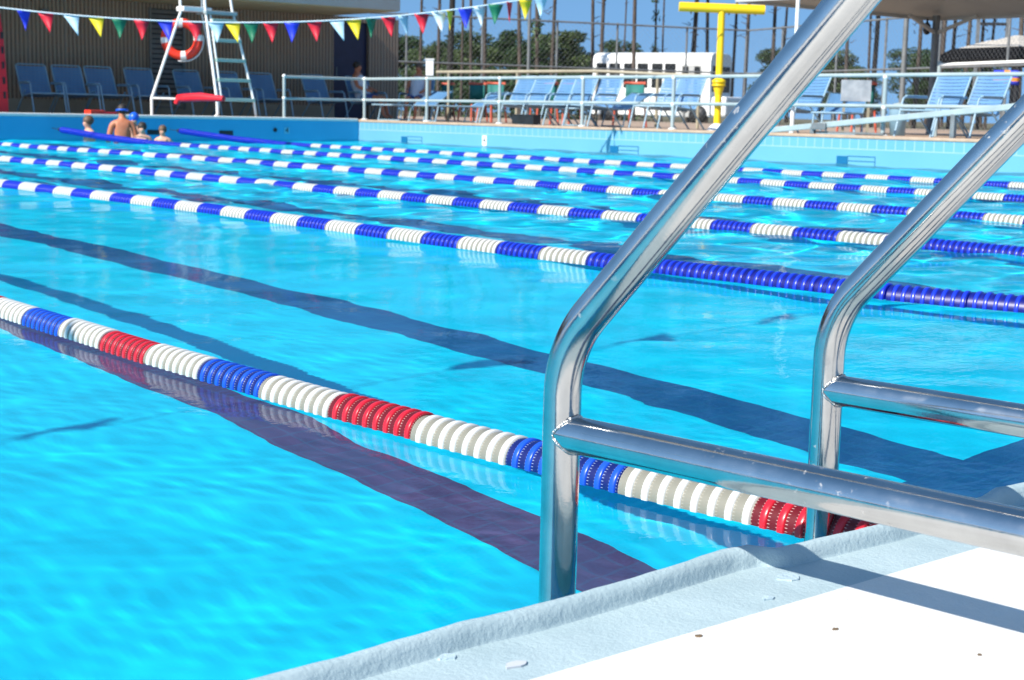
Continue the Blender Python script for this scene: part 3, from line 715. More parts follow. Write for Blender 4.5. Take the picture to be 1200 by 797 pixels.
# louvred vent
m = MB(); m.box(((lx0+lx1)/2, YW-.012, 1.62), (lx1-lx0, .02, 2.1)); v_ = part_world(m, 'louvre_panel', M['black'], cl)
m = MB()
for k in range(20):
    z = .62+k*.105; m.box(((lx0+lx1)/2, YW-.05, z), (lx1-lx0-.08, .012, .085), 0, Matrix.Rotation(R(-32), 3, 'X'))
part_world(m, 'louvre_slats', mottled('grey_louvre', (.17,.16,.15), (.22,.21,.2), 4, .6, .05), v_)
m = MB()
for x in (lx0, lx1): m.box((x, YW-.045, 1.62), (.05, .08, 2.14))
part_world(m, 'louvre_frame', mottled('grey_louvre_frame', (.16,.15,.14), (.2,.19,.17), 4, .6, .05), v_)
m = MB()
ex = aty(468, 6, 27.75).x
m.box(((cx1-34+ex)/2, (27.75+YW+9)/2, TOPZ+.03), (ex-(cx1-34), YW+9-27.75-.1, .05)); rf = part_world(m, 'soffit', M['soffit'], cl)
m = MB(); m.box(((cx1-34+ex)/2, 27.75, TOPZ+.27), (ex-(cx1-34), .06, .50)); m.box((ex, (27.75+YW+9)/2+.035, TOPZ+.27), (.06, YW+9-27.75, .50)); part_world(m, 'fascia', M['fascia'], rf)
m = MB(); m.box(((cx1-34+ex)/2, (27.75+YW+9)/2, TOPZ+.50), (ex-(cx1-34)-.1, YW+9-27.75-.1, .06)); part_world(m, 'roof', M['fascia'], cl)
m = MB(); m.box((aty(50, 8, YW).x, YW-.05, 2.45), (.12, .1, .12)); part_world(m, 'wall_lamp', M['grey_metal'], cl)

# ------------------------------------------------------------------ lifeguard chair
pm = aty(255, 135, 26.85); xm = pm.x
xl = aty(178, 134, 27.7).x
lc = empty('lifeguard_chair', (xm, 26.85, DK)); tag(lc, 'tall white lifeguard chair with ladder of pale green treads', 'lifeguard chair')
m_ = lambda x, y, z: Vector((x, y, z))
wX = .86; dY = .85
def lc_tube(name, pts, r=.024, rads=None, mat='white_paint'):
    m = MB(); m.tube(fillet(pts, rads, 5) if rads else pts, r, 10); return m.build(name, M[mat], lc)
xo = xl - xm                      # rear legs stand a little to the side
zt = 2.03
lc_tube('leg', [(-.03,.12,0),(0,0,.06),(0,.02,.35),(-.02,.42,2.12),(-.02,.5,2.75)], .028, [.05,.1,.1])
lc_tube('leg', [(wX+.06,.12,0),(wX,0,.06),(wX-.03,.02,.35),(wX-.28,.42,2.12),(wX-.34,.5,2.75)], .026, [.05,.1,.1])
lc_tube('leg', [(xo,dY,0),(xo,dY,.36),(xo*.5+.0,dY-.3,2.03),(xo*.5+.0,dY-.25,2.75)], .028, [.1,.1])
xb = aty(256, 134, 27.7).x - xm; xt = aty(236.5, 10, 27.45).x - xm
lc_tube('leg', [(xb,dY,0),(xb,dY,.36),(xt,dY-.25,2.03),(xt,dY-.25,2.4)], .018, [.1,.1])
lc_tube('ladder_stile', [(.10,.02,.36),(.06,.36,2.0)], .020)
lc_tube('base_bar', [(0,.02,.35),(xo,dY,.36)], .022); lc_tube('base_bar', [(0,.02,.35),(wX-.03,.02,.35)], .022)
for k in range(5):
    z = .36+.385*k; f = (z-.35)/1.77
    m = MB(); m.box((.02+(wX-.05-.25*f)/2+.02, .02+.36*f, z), (wX-.08-.27*f, .12, .065)); m.build('tread', mottled('pale_green_tread', (.26,.40,.35), (.33,.47,.42), 6, .5, .05), lc, bevel=.008)
m = MB(); m.box((.28, .50, 2.05), (.70, .40, .07)); m.build('seat', M['grey_paint'], lc, bevel=.012)
m = MB(); m.box((xo*.5+.30, .56, 2.10), (.62, .30, .09)); m.build('platform', M['white_paint'], lc, bevel=.012)
m = MB(); m.box((xo*.5+.30, dY-.15, 2.62), (.6, .04, .30)); m.build('backrest', M['white_paint'], lc, bevel=.01)
# lifebuoy hung on the chair
pb = aty(213, 46, 27.66)
lb = empty('lifebuoy', (pb.x, pb.y, pb.z), -YAW+.15); tag(lb, 'red lifebuoy ring with white bands hanging on the lifeguard chair', 'lifebuoy')
Rr, rr = .32, .086
m = MB(); m.tube([(Rr*cos(2*pi*k/40), 0, Rr*sin(2*pi*k/40)) for k in range(40)], rr, 16, closed=True); m.build('ring', M['redorange'], lb)
for a in (0, 90, 180, 270):
    m = MB(); m.tube([(Rr*cos(R(a+5+q)), 0, Rr*sin(R(a+5+q))) for q in (-9,-4,4,9)], rr*1.04, 16, caps=False); m.build('band', M['white_paint'], lb)
m = MB(); m.tube([(Rr*1.33*cos(R(q)), -.02, Rr*1.33*sin(R(q))-.02*abs(sin(R(q*2)))) for q in range(-100, 15, 8)], .012, 6); m.build('grab_rope', M['white_paint'], lb)
# rescue tube lying on the base bar
p0 = at(206, 122, 27.9); p1 = at(210, 115.2, 27.9); p2 = at(235, 114, 27.6); p3 = at(262, 116, 27.3)
m = MB(); m.tube([p0, p1, p1.lerp(p2,.3), p2, p3], [.045,.075,.08,.085,.05], 12); tag(m.build('rescue_tube', M['red']), 'red foam rescue tube laid along the base bar of the lifeguard chair', 'rescue tube')
# red backboard at the left edge
pb = aty(-3, 128, 28.2)
bb = empty('backboard', (pb.x, 28.2, DK)); tag(bb, 'red plastic backboard with hand holes leaning at the left edge', 'backboard')
m = MB(); outl = []
for i in range(13):
    z = 1.85*i/12; hw = .21 - .07*(i/12)**3; outl.append((hw, z))
vs = []; 
for y in (-.025, .025):
    for hw, z in outl: vs += [(-hw, y + .12*(z/1.85), z), (hw, y + .12*(z/1.85), z)]
n_ = len(outl)*2; fs = []
for i in range(len(outl)-1):
    fs += [(2*i,2*i+1,2*i+3,2*i+2), tuple(n_+j for j in (2*i+2,2*i+3,2*i+1,2*i)), (2*i,2*i+2,n_+2*i+2,n_+2*i), (2*i+3,2*i+1,n_+2*i+1,n_+2*i+3)]
fs += [(0,n_,n_+1,1), (n_-2,n_-1,2*n_-1,2*n_-2)]
m.add(vs, fs); m.build('board', M['red'], bb, bevel=.01)
for z in (.35, .62, .9, 1.18, 1.45):
    for s in (-1, 1):
        m = MB(); m.box((s*.145, -.028+.12*z/1.85, z), (.05, .02, .13)); m.build('hand_hole', M['black'], bb, bevel=.008)
# kickboards on the end coping
for px, mt, lb_, l in ((112, 'redorange', .16, 'orange kickboard lying on the pool edge left of the man'), (125, 'red', .2, 'flat red kickboard lying on the pool edge beside the orange one')):
    p = aty(px, 134, YE+.12); m = MB()
    pts = [(-.2,-.13),(.12,-.13),(.19,-.08),(.22,0),(.19,.08),(.12,.13),(-.2,.13)]
    vs = [(p.x+a*lb_*5, p.y+b, DK+.043+h) for h in (0,.035 if mt == 'red' else .07) for a, b in pts]
    m.add(vs, [tuple(range(7))[::-1], tuple(range(7,14))] + [(k,(k+1)%7,7+(k+1)%7,7+k) for k in range(7)])
    tag(m.build('kickboard', M[mt], bevel=.008), l, 'kickboard', 'kickboards on the pool edge')

# ------------------------------------------------------------------ white railing on the far edges
XG = XS+.16; YG = YE+.13
def rail_part(root, name, a, b, r, mat): m = MB(); m.tube([a, b], r, 10); return part_world(m, name, mat, root)
gr = empty('guard_railing', (XG, 13, DK)); tag(gr, 'white two bar pipe railing along the far pool edges', 'railing')
xr0 = aty(333, 139, YG).x
corner = (XG, YG)
ZT, ZM = 1.265, .835
rail_part(gr, 'top_rail', (xr0,YG,ZT-.01), (XG,YG,ZT), .030, M['grey_paint']); rail_part(gr, 'mid_rail', (xr0,YG,ZM-.01), (XG,YG,ZM), .028, M['grey_paint'])
rail_part(gr, 'top_rail', (XG,YG,ZT), (XG,-4,ZT+.07), .030, M['grey_paint']); rail_part(gr, 'mid_rail', (XG,YG,ZM), (XG,-4,ZM+.05), .028, M['grey_paint'])
def post(x, y):
    o = rail_part(gr, 'post', (x,y,DK), (x,y,ZT+.012), .032, M['grey_paint'])
    m = MB(); m.lathe([(.034,0),(.07,0),(.07,.012),(.05,.02),(.034,.022)], 14, Matrix.Translation((x,y,DK+.022))); m2 = part_world(m, 'base_plate', M['white_paint'], gr)
    m = MB(); m.ball((x,y,ZT+.004), (.042,.042,.038), 6); part_world(m, 'fitting', M['white_paint'], gr)
    m = MB(); m.ball((x,y,ZM), (.042,.042,.038), 6); part_world(m, 'fitting', M['white_paint'], gr)
post(xr0, YG)
for px in (427, 500, 585, 682, 788, 905, 1035): post(XG, atx(px, 145, XG).y)
for y in (10.2, 7.0, 3.8, .5, -3.9): post(XG, y)
# tan pipe rail behind the chairs
tr = empty('pipe_railing', (23.5, 18, DK)); tag(tr, 'tan single pipe railing behind the deck chairs in front of the trees', 'railing')
a = at(512, 84.5, 33); b = at(700, 83.5, 30.5); c = at(842, 90, 29.5)
for (s, e) in ((a, b), (b, c)): rail_part(tr, 'top_rail', s, e, .035, M['tan_metal'])
for px, d in ((527, 32.8), (610, 31.7), (700, 30.5), (772, 30), (820, 29.6)):
    p = foot(px, d); q = a.lerp(b, (px-512)/188) if px < 700 else b.lerp(c, (px-700)/142)
    rail_part(tr, 'post', (q.x, q.y, DK), q, .03, M['tan_metal'])
tr2 = empty('pipe_railing', tuple(foot(1150, 24))); tag(tr2, 'short pale pipe railing behind the two chairs below the black gazebo', 'railing')
a = at(1101, 76, 25); b = at(1260, 70, 22.5)
rail_part(tr2, 'top_rail', a, b, .028, M['white_paint']); 
for q in (a, b): rail_part(tr2, 'post', (q.x, q.y, DK), q+Vector((0,0,.06)), .032, M['grey_paint'])
# low sloping beam in front of the railing, on the pool edge
sb = empty('sloping_beam', tuple(atx(1035, 157, XS+.05))); tag(sb, 'low grey beam sloping up to the right along the pool edge, on two short posts', 'beam')
a = atx(903, 152.5, XS+.02); b = atx(1230, 121, XS+.02); 
m = MB(); m.bar(a, b, .06, .085); part_world(m, 'beam', M['grey_paint'], sb, bevel=.012)
for px, py in ((953, 148.5), (1118, 134)):
    q = atx(px, py, XS+.02); m = MB(); m.bar((q.x, q.y, DK+.02), q, .07, .07, (1,0,0)); part_world(m, 'post', M['grey_metal'], sb, bevel=.008)
m = MB(); q0 = atx(952, 157, XS+.05); q1 = atx(1036, 157, XS+.05); m.bar((XS+.05,q0.y,DK+.05), (XS+.05,q1.y,DK+.05), .04, .03); part_world(m, 'foot_bar', M['grey_metal'], sb)
q = atx(960, 148, XS-.02); m = MB(); m.box((XS-.02, q.y, q.z), (.06, .26, .10)); part_world(m, 'hinge_box', M['grey_metal'], sb, bevel=.01)
# black box on the edge
p = atx(616.5, 147, XS+.08); m = MB(); m.box((0,0,.085), (.18, .60, .15)); m.box((0,0,.172), (.20,.62,.025)); m.box((-.095,.05,.06), (.01,.16,.04))
o = m.build('black_crate', M['black'], bevel=.01); o.location = (p.x, p.y, DK+.022); tag(o, 'low black box sitting on the pool edge in front of the chairs', 'box')

# ------------------------------------------------------------------ yellow spray post
p = foot(841, 25.2); yp = empty('spray_post', tuple(p), -YAW); tag(yp, 'bright yellow T shaped water spray post with a flanged collar', 'spray post')
ztop = at(845, 11, 25.2).z-DK
m = MB(); m.tube([(0,0,0),(0,0,ztop)], .058, 20); m.build('pole', M['yellow'], yp)
m = MB(); m.tube([(-.70,0,ztop+.012),(.70,0,ztop-.012)], .078, 22); m.build('crossbar', M['yellow'], yp, bevel=.012)
zc = at(841, 99, 25.2).z-DK
m = MB(); m.lathe([(.058,-.17),(.075,-.10),(.085,-.07),(.085,-.03),(.115,-.03),(.115,.0),(.10,.0),(.10,.02),(.115,.02),(.115,.06),(.085,.08),(.058,.10)], 22, Matrix.Translation((0,0,zc))); m.build('collar', M['yellow'], yp)
m = MB(); m.lathe([(.06,.0),(.17,.0),(.17,.03),(.10,.10),(.06,.13)], 20); m.build('base', M['white_paint'], yp)
for x in (-.5, -.25, .12, .55):
    m = MB(); m.tube([(x,0,ztop-.07),(x,0,ztop-.105)], .014, 8); m.build('nozzle', M['grey_metal'], yp)

# ------------------------------------------------------------------ chain link fence
def fence(label, A, B, z0, z1, posts, midz):
    A = Vector(A); B = Vector(B); L = (B-A).length; t = (B-A)/L
    root = empty('chain_link_fence', (A.x, A.y, z0), math.atan2(t.y, t.x)); tag(root, label, 'fence')
    hh = z1-z0; m = MB(); sp = .16; n = int((L+hh)/sp); r = .0022
    for sgn in (1, -1):
        for k in range(-int(hh/sp)-1, int(L/sp)+1):
            xa = k*sp; pa = (xa, 0.0) if sgn == 1 else (xa, hh); pb = (xa+hh, hh) if sgn == 1 else (xa+hh, 0.0)
            u0 = max(0, -xa)/hh; u1 = min(1, (L-xa)/hh)
            if u1 <= u0: continue
            q0 = Vector((xa+hh*u0, .001*sgn, pa[1]+(pb[1]-pa[1])*u0)); q1 = Vector((xa+hh*u1, .001*sgn, pa[1]+(pb[1]-pa[1])*u1))
            m.tube([q0, q1], r, 3, caps=False, smooth=False)
    m.build('wire_mesh', M['grey_metal'], root)
    for z in (hh, midz): 
        m = MB(); m.tube([(0,.0,z),(L,.0,z)], .028, 8); m.build('rail', M['grey_metal'], root)
    for x in posts:
        m = MB(); m.tube([(x*L,.05,-.1),(x*L,.05,hh+.05)], .034, 10); m.build('post', M['grey_metal'], root)
Af = foot(395, 44.3, .3); Bf = foot(872, 49.5, .3); Cf = foot(1290, 34.5, .3)
zt_ = .65 + 100*49.5/1788
fence('tall chain link fence across the back between clubhouse and bus', Af, Bf, .3, zt_, [0, .155, .33, .51, .66, .84, 1], 1.75)
fence('tall chain link fence along the right side behind the canopy post', Bf, Cf, .3, zt_, [.13, .32, .47, .62, .79, 1], 1.75)

# ------------------------------------------------------------------ poles
def pole(name, px, d, ytop, r, mat, label, cat, zb=DK, group=None):
    p = foot(px, d, zb); z = at(px, ytop, d).z; o = MB(); o.tube([(0,0,0),(0,0,z-zb)], [r, r*.85], 12)
    e = o.build(name, mat); e.location = p; tag(e, label, cat, group); return e, z
_, zp = pole('flag_pole', 929, 24, -62, .034, M['white_paint'], 'slim white pole rising behind the big sloping handrail', 'pole')
pole('lamp_pole', 618, 38, -160, .042, M['grey_metal'], 'grey steel pole rising behind the close group of chairs', 'pole')
pole('lamp_pole', 1056, 31, 18, .06, M['grey_metal'], 'stout pale grey gate post just left of the canopy post', 'post')
# ------------------------------------------------------------------ pennant strings
FLAG = {n: mottled(n+'_pennant', tuple(x*.9 for x in c), c, 6, .5, .1) for n, c in dict(blue=(.02,.04,.62), red=(.62,.01,.03), pale_blue=(.42,.62,.74), yellow=(.78,.60,.015), green=(.008,.16,.075), white=(.62,.70,.74)).items()}
M['cord'] = mottled('pale_blue_cord', (.45,.60,.68), (.62,.70,.72), 4, .6, .1)
def pennants(label, pts, flags, hflag=.31, wflag=.24, seed=1):
    root = empty('pennant_string', tuple(pts[len(pts)//2])); tag(root, label, 'pennant string')
    m = MB(); m.tube(pts, .012 if seed == 1 else .004, 6); part_world(m, 'cord', M['cord'], root)
    r = random.Random(seed)
    for (p, c, tw, sk) in flags:
        a = Vector((p[1].x, p[1].y, 0)).normalized(); P = p[0]
        nrm = Vector((-a.y, a.x, 0)); ca = (a*cos(tw) + nrm*sin(tw)); mb = MB(); vs = []; N = 6
        for i in range(N+1):
            f = i/N; w = wflag*(1-f)*.5+.002; c0 = P + Vector((0,0,-.008-hflag*f)) + ca*(sk*f) + nrm*(.03*sin(f*3+sk*20))
            vs += [c0 - ca*w + nrm*.02*sin(2.2*f), c0 + nrm*(.012*sin(4*f)), c0 + ca*w - nrm*.02*sin(2.2*f)]
        fs = []
        for i in range(N): fs += [(3*i,3*i+1,3*i+4,3*i+3), (3*i+1,3*i+2,3*i+5,3*i+4)]
        mb.add(vs, fs, 0, True); o = part_world(mb, 'pennant', FLAG[c], root); o['label'] = c.replace('_', ' ') + ' pennant'
        sd = o.modifiers.new('solid', 'SOLIDIFY'); sd.thickness = .003
DS = 24.0
def yline(x): return 26.5 - (2.1e-4 if x < 290 else 2.6e-4)*(x-290)**2
pts = [at(x, yline(x), DS) for x in np.linspace(-551, 929, 75)]
seq = [(27,'blue',.9,.05),(53,'red',.2,.08),(83,'pale_blue',.1,.12),(112,'yellow',.1,.09),(140,'green',.4,.0),(166,'red',.2,.0),(193,'blue',.1,.08),(228,'red',.2,.02),(253,'pale_blue',.1,.02),(272,'yellow',.1,.1),
       (294,'green',.1,.02),(317,'red',.2,.03),(342,'blue',.1,.0),(368,'red',.2,.05),(394,'pale_blue',.0,.13),(414,'yellow',.1,.08),(435,'green',.9,.0),(455,'red',.4,.06),(472,'pale_blue',.9,.12),(494,'red',.3,.03),
       (514,'white',.4,.06),(527,'yellow',1.2,.02),(545,'blue',.4,.02),(562,'white',.7,.05),(581,'green',.2,-.01),(597,'red',1.2,.02),(616,'yellow',.5,0),(634,'pale_blue',.4,0)]
dirA = at(400, 20, DS) - at(300, 20, DS)
fl_ = [((at(x, yline(x), DS), dirA), c, tw, sk) for x, c, tw, sk in seq]
pennants('string of small coloured pennants sagging across the top in front of the clubhouse', pts, fl_)
pL = foot(-551, DS, .41); o = MB(); o.tube([(0,0,0),(0,0,at(-551, yline(-551), DS).z+.05-DK)], .034, 10); e = o.build('flag_pole', M['white_paint']); e.location = (pL.x, pL.y, DK); tag(e, 'slim white pole on the end deck holding the left end of the pennants', 'pole')
# second string from the white pole over the near lanes (it throws the pennant shadows on the floor)
SY = 3.86
pts = [Vector((x, SY + .02*sin(x), 2.2 + .0048*(x+.5)**2)) for x in np.linspace(-8.6, 18.5, 72)]
cols = ['red','blue','pale_blue','yellow','green','white']; fl_ = []
seg = [(pts[i+1]-pts[i]) for i in range(59)]; acc = 0; k = 0
for i in range(10, 46, 2):
    fl_.append(((pts[i], pts[i+1]-pts[i-1]), cols[k % 6], random.uniform(.5,1.0)*(1 if k % 3 else -1), random.uniform(-.03,.06))); k += 1
pennants('string of pennants hanging over the near lanes out of sight above', pts, fl_, .21, .17, seed=2)
o = MB(); o.tube([(0,0,0),(0,0,2.9)], .034, 10); e = o.build('flag_pole', M['white_paint']); e.location = (-8.6, SY, ZD); tag(e, 'slim white pole on the low left deck holding the near pennants', 'pole')
o = MB(); o.tube([(0,0,0),(0,0,3.6)], .034, 10); e = o.build('flag_pole', M['white_paint']); e.location = (18.62, SY, DK); tag(e, 'slim white pole on the raised side deck holding the near pennants', 'pole')

# ------------------------------------------------------------------ canopy, gazebo and small things on the right
pc = foot(1091, 30); ca = empty('shade_canopy', tuple(pc), 0); tag(ca, 'pale shade canopy seen from below at the upper right on a grey post', 'canopy')
zc = at(1092, 19, 30).z - DK
m = MB(); m.tube([(0,0,0),(0,0,zc)], .075, 12); pp = m.build('post', M['grey_metal'], ca)
m = MB(); m.tube([(0,-5.5,0),(0,-5.5,zc)], .075, 12); m.build('post', M['grey_metal'], ca)
W_ = 5.5
m = MB(); m.add([(.3,.3,zc),(-W_,.3,zc),(-W_,-W_-.3,zc),(.3,-W_-.3,zc),(-W_/2,-W_/2,zc+.9)], [(0,1,4),(1,2,4),(2,3,4),(3,0,4)])
o = m.build('roof', M['canopy_white'], ca); sd = o.modifiers.new('solid', 'SOLIDIFY'); sd.thickness = .03
m = MB()
for a, b in (((.3,.3),(-W_,.3)), ((-W_,.3),(-W_,-W_-.3)), ((-W_,-W_-.3),(.3,-W_-.3)), ((.3,-W_-.3),(.3,.3))): m.bar((a[0],a[1],zc+.02), (b[0],b[1],zc+.02), .06, .20)
m.build('fascia', M['canopy_white'], ca)
for d_ in (Vector((-.9,0,0)), Vector((0,-.9,0))):
    m = MB(); m.bar((0,0,zc-.35), (d_.x, d_.y, zc-.04), .06, .06); m.build('bracket', M['canopy_white'], ca)
q = at(1086, 30, 29.9) ; m = MB(); m.tube([(0,0,.0),(-.10,-.08,.06),(-.13,-.1,.0)], .02, 8); m.lathe([(.03,.0),(.07,-.05),(.075,-.16),(.05,-.22),(.0001,-.24)], 14, Matrix.Translation((-.13,-.1,0)))
o = m.build('bell_lamp', M['black'], ca); o.location = (q.x-pc.x, q.y-pc.y, q.z-DK+.05)
# gazebo
dG = 40.; pg = foot(1187, dG, .3); gz = empty('gazebo', tuple(pg), -YAW+.5); tag(gz, 'gazebo with ridged pale roof and black valance behind the right fence', 'gazebo')
ze = at(1187, 71, dG).z-.3; zm_ = at(1187, 58, dG).z-.3; zt2 = at(1187, 42, dG).z-.3
def hip(m, r0, z0, r1, z1): 
    m.add([(s*r0, t*r0, z0) for s, t in ((-1,-1),(1,-1),(1,1),(-1,1))] + [(s*r1, t*r1, z1) for s, t in ((-1,-1),(1,-1),(1,1),(-1,1))], [(i,(i+1)%4,4+(i+1)%4,4+i) for i in range(4)])
m = MB(); hip(m, 1.52, ze, 1.15, zm_); hip(m, 1.52, ze-.12, 1.52, ze); m.build('valance', MT('black_valance', (.004,.004,.005), .9, 0, .1).m, gz)
m = MB(); hip(m, 1.12, zm_-.02, .5, zm_+.22); hip(m, .52, zm_+.18, .05, zt2); m.build('roof', M['thatch'], gz)
for s, t_ in ((-1,-1),(1,-1),(1,1),(-1,1)):
    m = MB(); m.box((s*1.4,t_*1.4,ze/2), (.1,.1,ze)); m.build('post', M['black'], gz)
# metal frame tower behind the gazebo
tw = empty('metal_frame', tuple(foot(1157, 44, .3)), -YAW); tag(tw, 'dark metal frame of two posts and cross bars above the gazebo', 'frame')
zz = at(1157, -4, 44).z-.3
for x in (-.42, .42): m = MB(); m.box((x,0,zz/2), (.09,.09,zz)); m.build('post', M['grey_metal'], tw)
for py in (19, 29): m = MB(); m.box((0,.0,at(1157, py, 44).z-.3), (.76,.07,.08)); m.build('cross_bar', M['black'], tw)
# grey board on a post
p = foot(1002, 23.5); nb = empty('grey_board', tuple(p), -YAW); tag(nb, 'blank grey board on a thin post between the two sloping handrails', 'board')
z0, z1 = at(1002,119,23.5).z-DK, at(1002,94,23.5).z-DK
m = MB(); m.box((0,0,(z0+z1)/2), (.46,.03,z1-z0)); m.build('board', mottled('weathered_board', (.22,.25,.28), (.45,.48,.5), 5, .6, .1), nb, bevel=.006)
for x in (-.17, .21): m = MB(); m.box((x,.03,z0/2+.1), (.035,.03,z0+.2)); m.build('leg', M['tan_metal'], nb)
# white box on a post by the clubhouse corner
p = foot(503, 34); wb = empty('post_box', tuple(p), -YAW); tag(wb, 'white box on a short post at the end of the tan railing', 'post box')
z0, z1 = at(503,90,34).z-DK, at(503,70,34).z-DK
m = MB(); m.box((0,0,z0/2), (.07,.07,z0)); m.build('post', M['bark'], wb)
m = MB(); m.box((0,0,(z0+z1)/2), (.17,.15,(z1-z0)*.9)); m.box((0,0,z1), (.20,.18,.03)); m.build('box', M['white_paint'], wb, bevel=.008)
# blue and orange towel hung on the short pale railing
p = at(1180, 91, 23.4)
m = MB(); vs = []
for i in range(9):
    for j in range(5): vs.append((-.20+.4*i/8, .012*sin(i*1.7)+.004*j, .11-.22*j/4))
fs = []; mi = []
for i in range(8):
    for j in range(4): m_i = 1 if (3 <= i <= 4 or j == 2) else 0; fs.append(((i*5+j, (i+1)*5+j, (i+1)*5+j+1, i*5+j+1), m_i))
for f, k in fs: m.f.append(f); m.m.append(k); m.sm.append(True)
m.v = vs; o = m.build('towel', [mottled('blue_towel', (.03,.05,.5), (.04,.07,.6), 20, .9, .3), mottled('orange_towel', (.75,.25,.03), (.8,.3,.04), 20, .9, .3)])
sd = o.modifiers.new('solid', 'SOLIDIFY'); sd.thickness = .008
o.location = p; o.rotation_euler = (0,0,-YAW); tag(o, 'small blue and orange towel hung behind the rightmost strap chair', 'towel')
# white bucket and bag near the gate post
p = foot(1053, 25); bk = empty('white_bin', tuple(p)); tag(bk, 'pale blue bin with lid standing by the gate post', 'bin')
m = MB(); m.lathe([(.0001,0),(.12,0),(.15,.42),(.15,.44)], 18); m.build('body', mottled('pale_bin', (.16,.30,.40), (.22,.36,.46), 5, .5, .05), bk)
m = MB(); m.lathe([(.165,.44),(.165,.46),(.08,.52),(.0001,.54)], 18); m.build('lid', M['grey_paint'], bk)

# ------------------------------------------------------------------ bus
dl, dr = 67., 64.2
a = foot(693, dl, .3); b = foot(831, dr, .3); L = (b-a).length; ang = math.atan2((b-a).y, (b-a).x)
bus = empty('bus', tuple(a), ang); tag(bus, 'white shuttle bus with dark windows parked beyond the fence', 'bus')
W_ = 2.3; HB = at(760, 62, 65.6).z-.3
m = MB(); prof = [(0,.35),(0,HB-.35),(.06,HB-.14),(.22,HB-.03),(.5,HB+.02),(W_-.5,HB+.02),(W_-.22,HB-.03),(W_-.06,HB-.14),(W_,HB-.35),(W_,.35)]
n_ = len(prof); m.add([(x, y, z) for x in (0, L) for y, z in prof], [tuple(range(n_)), tuple(range(n_,2*n_))[::-1]] + [(k,(k+1)%n_,n_+(k+1)%n_,n_+k) for k in range(n_)])
m.build('body', M['white_paint'], bus, bevel=.04)
def px2x(px): return L*(px-693)/(831-693)
zt_b = lambda py: at(760, py, 65.6).z-.3
for px in (704, 720, 737, 753, 770, 785):
    m = MB(); w2 = px2x(693+12.5); m.box((px2x(px),-.004,(zt_b(74.5)+zt_b(103))/2), (w2,.03,zt_b(74.5)-zt_b(103))); o = m.build('window', M['glass_dark'], bus, bevel=.09)
    m = MB(); m.box((px2x(px),-.012,zt_b(89)), (w2,.03,.05)); m.build('window_bar', M['grey_metal'], o)
x0_, x1_ = px2x(798), px2x(821)
m = MB(); m.box(((x0_+x1_)/2,-.005,(zt_b(76)+zt_b(136))/2), (x1_-x0_,.03,zt_b(76)-zt_b(136))); d = m.build('door', mottled('grey_door', (.35,.35,.34), (.42,.42,.4), 4, .5, .05), bus)
for xx in (x0_+.2, x1_-.2): m = MB(); m.box((xx,-.02,(zt_b(78)+zt_b(131))/2), (.27,.02,zt_b(78)-zt_b(131))); m.build('door_glass', M['glass_dark'], d, bevel=.02)
m = MB(); m.box((L+.004,W_/2,HB*.64), (.03,W_*.82,HB*.36)); m.build('windscreen', M['glass_dark'], bus, bevel=.04)
m = MB(); m.box((L+.35,W_/2,.35+.42), (.72,W_*.9,.85)); m.build('bonnet', M['white_paint'], bus, bevel=.12)
for xx in (.9, L-.5):
    m = MB(); m.lathe([(.0001,-.1),(.24,-.1),(.40,-.11),(.42,0),(.40,.1),(.0001,.1)], 20, Matrix.Translation((xx,.02,.40)) @ Matrix.Rotation(R(90),4,'X')); m.build('wheel', M['black'], bus)

# ------------------------------------------------------------------ trees
def leaf_cloud(m, c, rad, n, s, rnd, mi=0):
    for _ in range(n):
        while True:
            q = Vector((rnd.uniform(-1,1), rnd.uniform(-1,1), rnd.uniform(-1,1)))
            if .25 < q.length < 1: break
        p = Vector(c) + Vector((q.x*rad[0], q.y*rad[1], q.z*rad[2]))
        a = Vector((rnd.gauss(0,1), rnd.gauss(0,1), rnd.gauss(0,.6))).normalized(); b = a.cross(Vector((rnd.gauss(0,1), rnd.gauss(0,1), rnd.gauss(0,1)))).normalized()
        k = s*rnd.uniform(.5, 1.3)
        m.add([p-a*k, p+b*k*.45, p+a*k, p-b*k*.45], [(0,1,2,3)], mi)
def bushy(seed, mat, h=7., wdt=3.4):
    rnd = random.Random(seed); root = empty('broad_tree')
    m = MB(); m.tube([(0,0,-.3),(.1,0,h*.25),(.0,.1,h*.5),(.05,.1,h*.85)], [.2,.16,.12,.04], 8)
    for k in range(7):
        a = rnd.uniform(0, 2*pi); z = h*rnd.uniform(.3,.7); m.tube([(0,.05,z),(cos(a)*wdt*.35, sin(a)*wdt*.35, z+h*.16)], [.08,.025], 6)
    m.build('trunk', M['bark'], root)
    m = MB()
    for k in range(30):
        a = rnd.uniform(0, 2*pi); r = wdt*.5*math.sqrt(rnd.random()); z = h*(.24+.70*rnd.random()); f = 1-.75*max(0, (z/h-.45))
        leaf_cloud(m, (cos(a)*r*f, sin(a)*r*f, z), (wdt*.20, wdt*.20, h*.072), 210, .135, rnd)
    m.build('crown', mat, root)
    return root
bt = [bushy(11, M['leaf'], 7.2, 4.2), bushy(12, M['leaf'], 7.8, 3.8), bushy(13, M['leaf2'], 6.2, 4.4)]
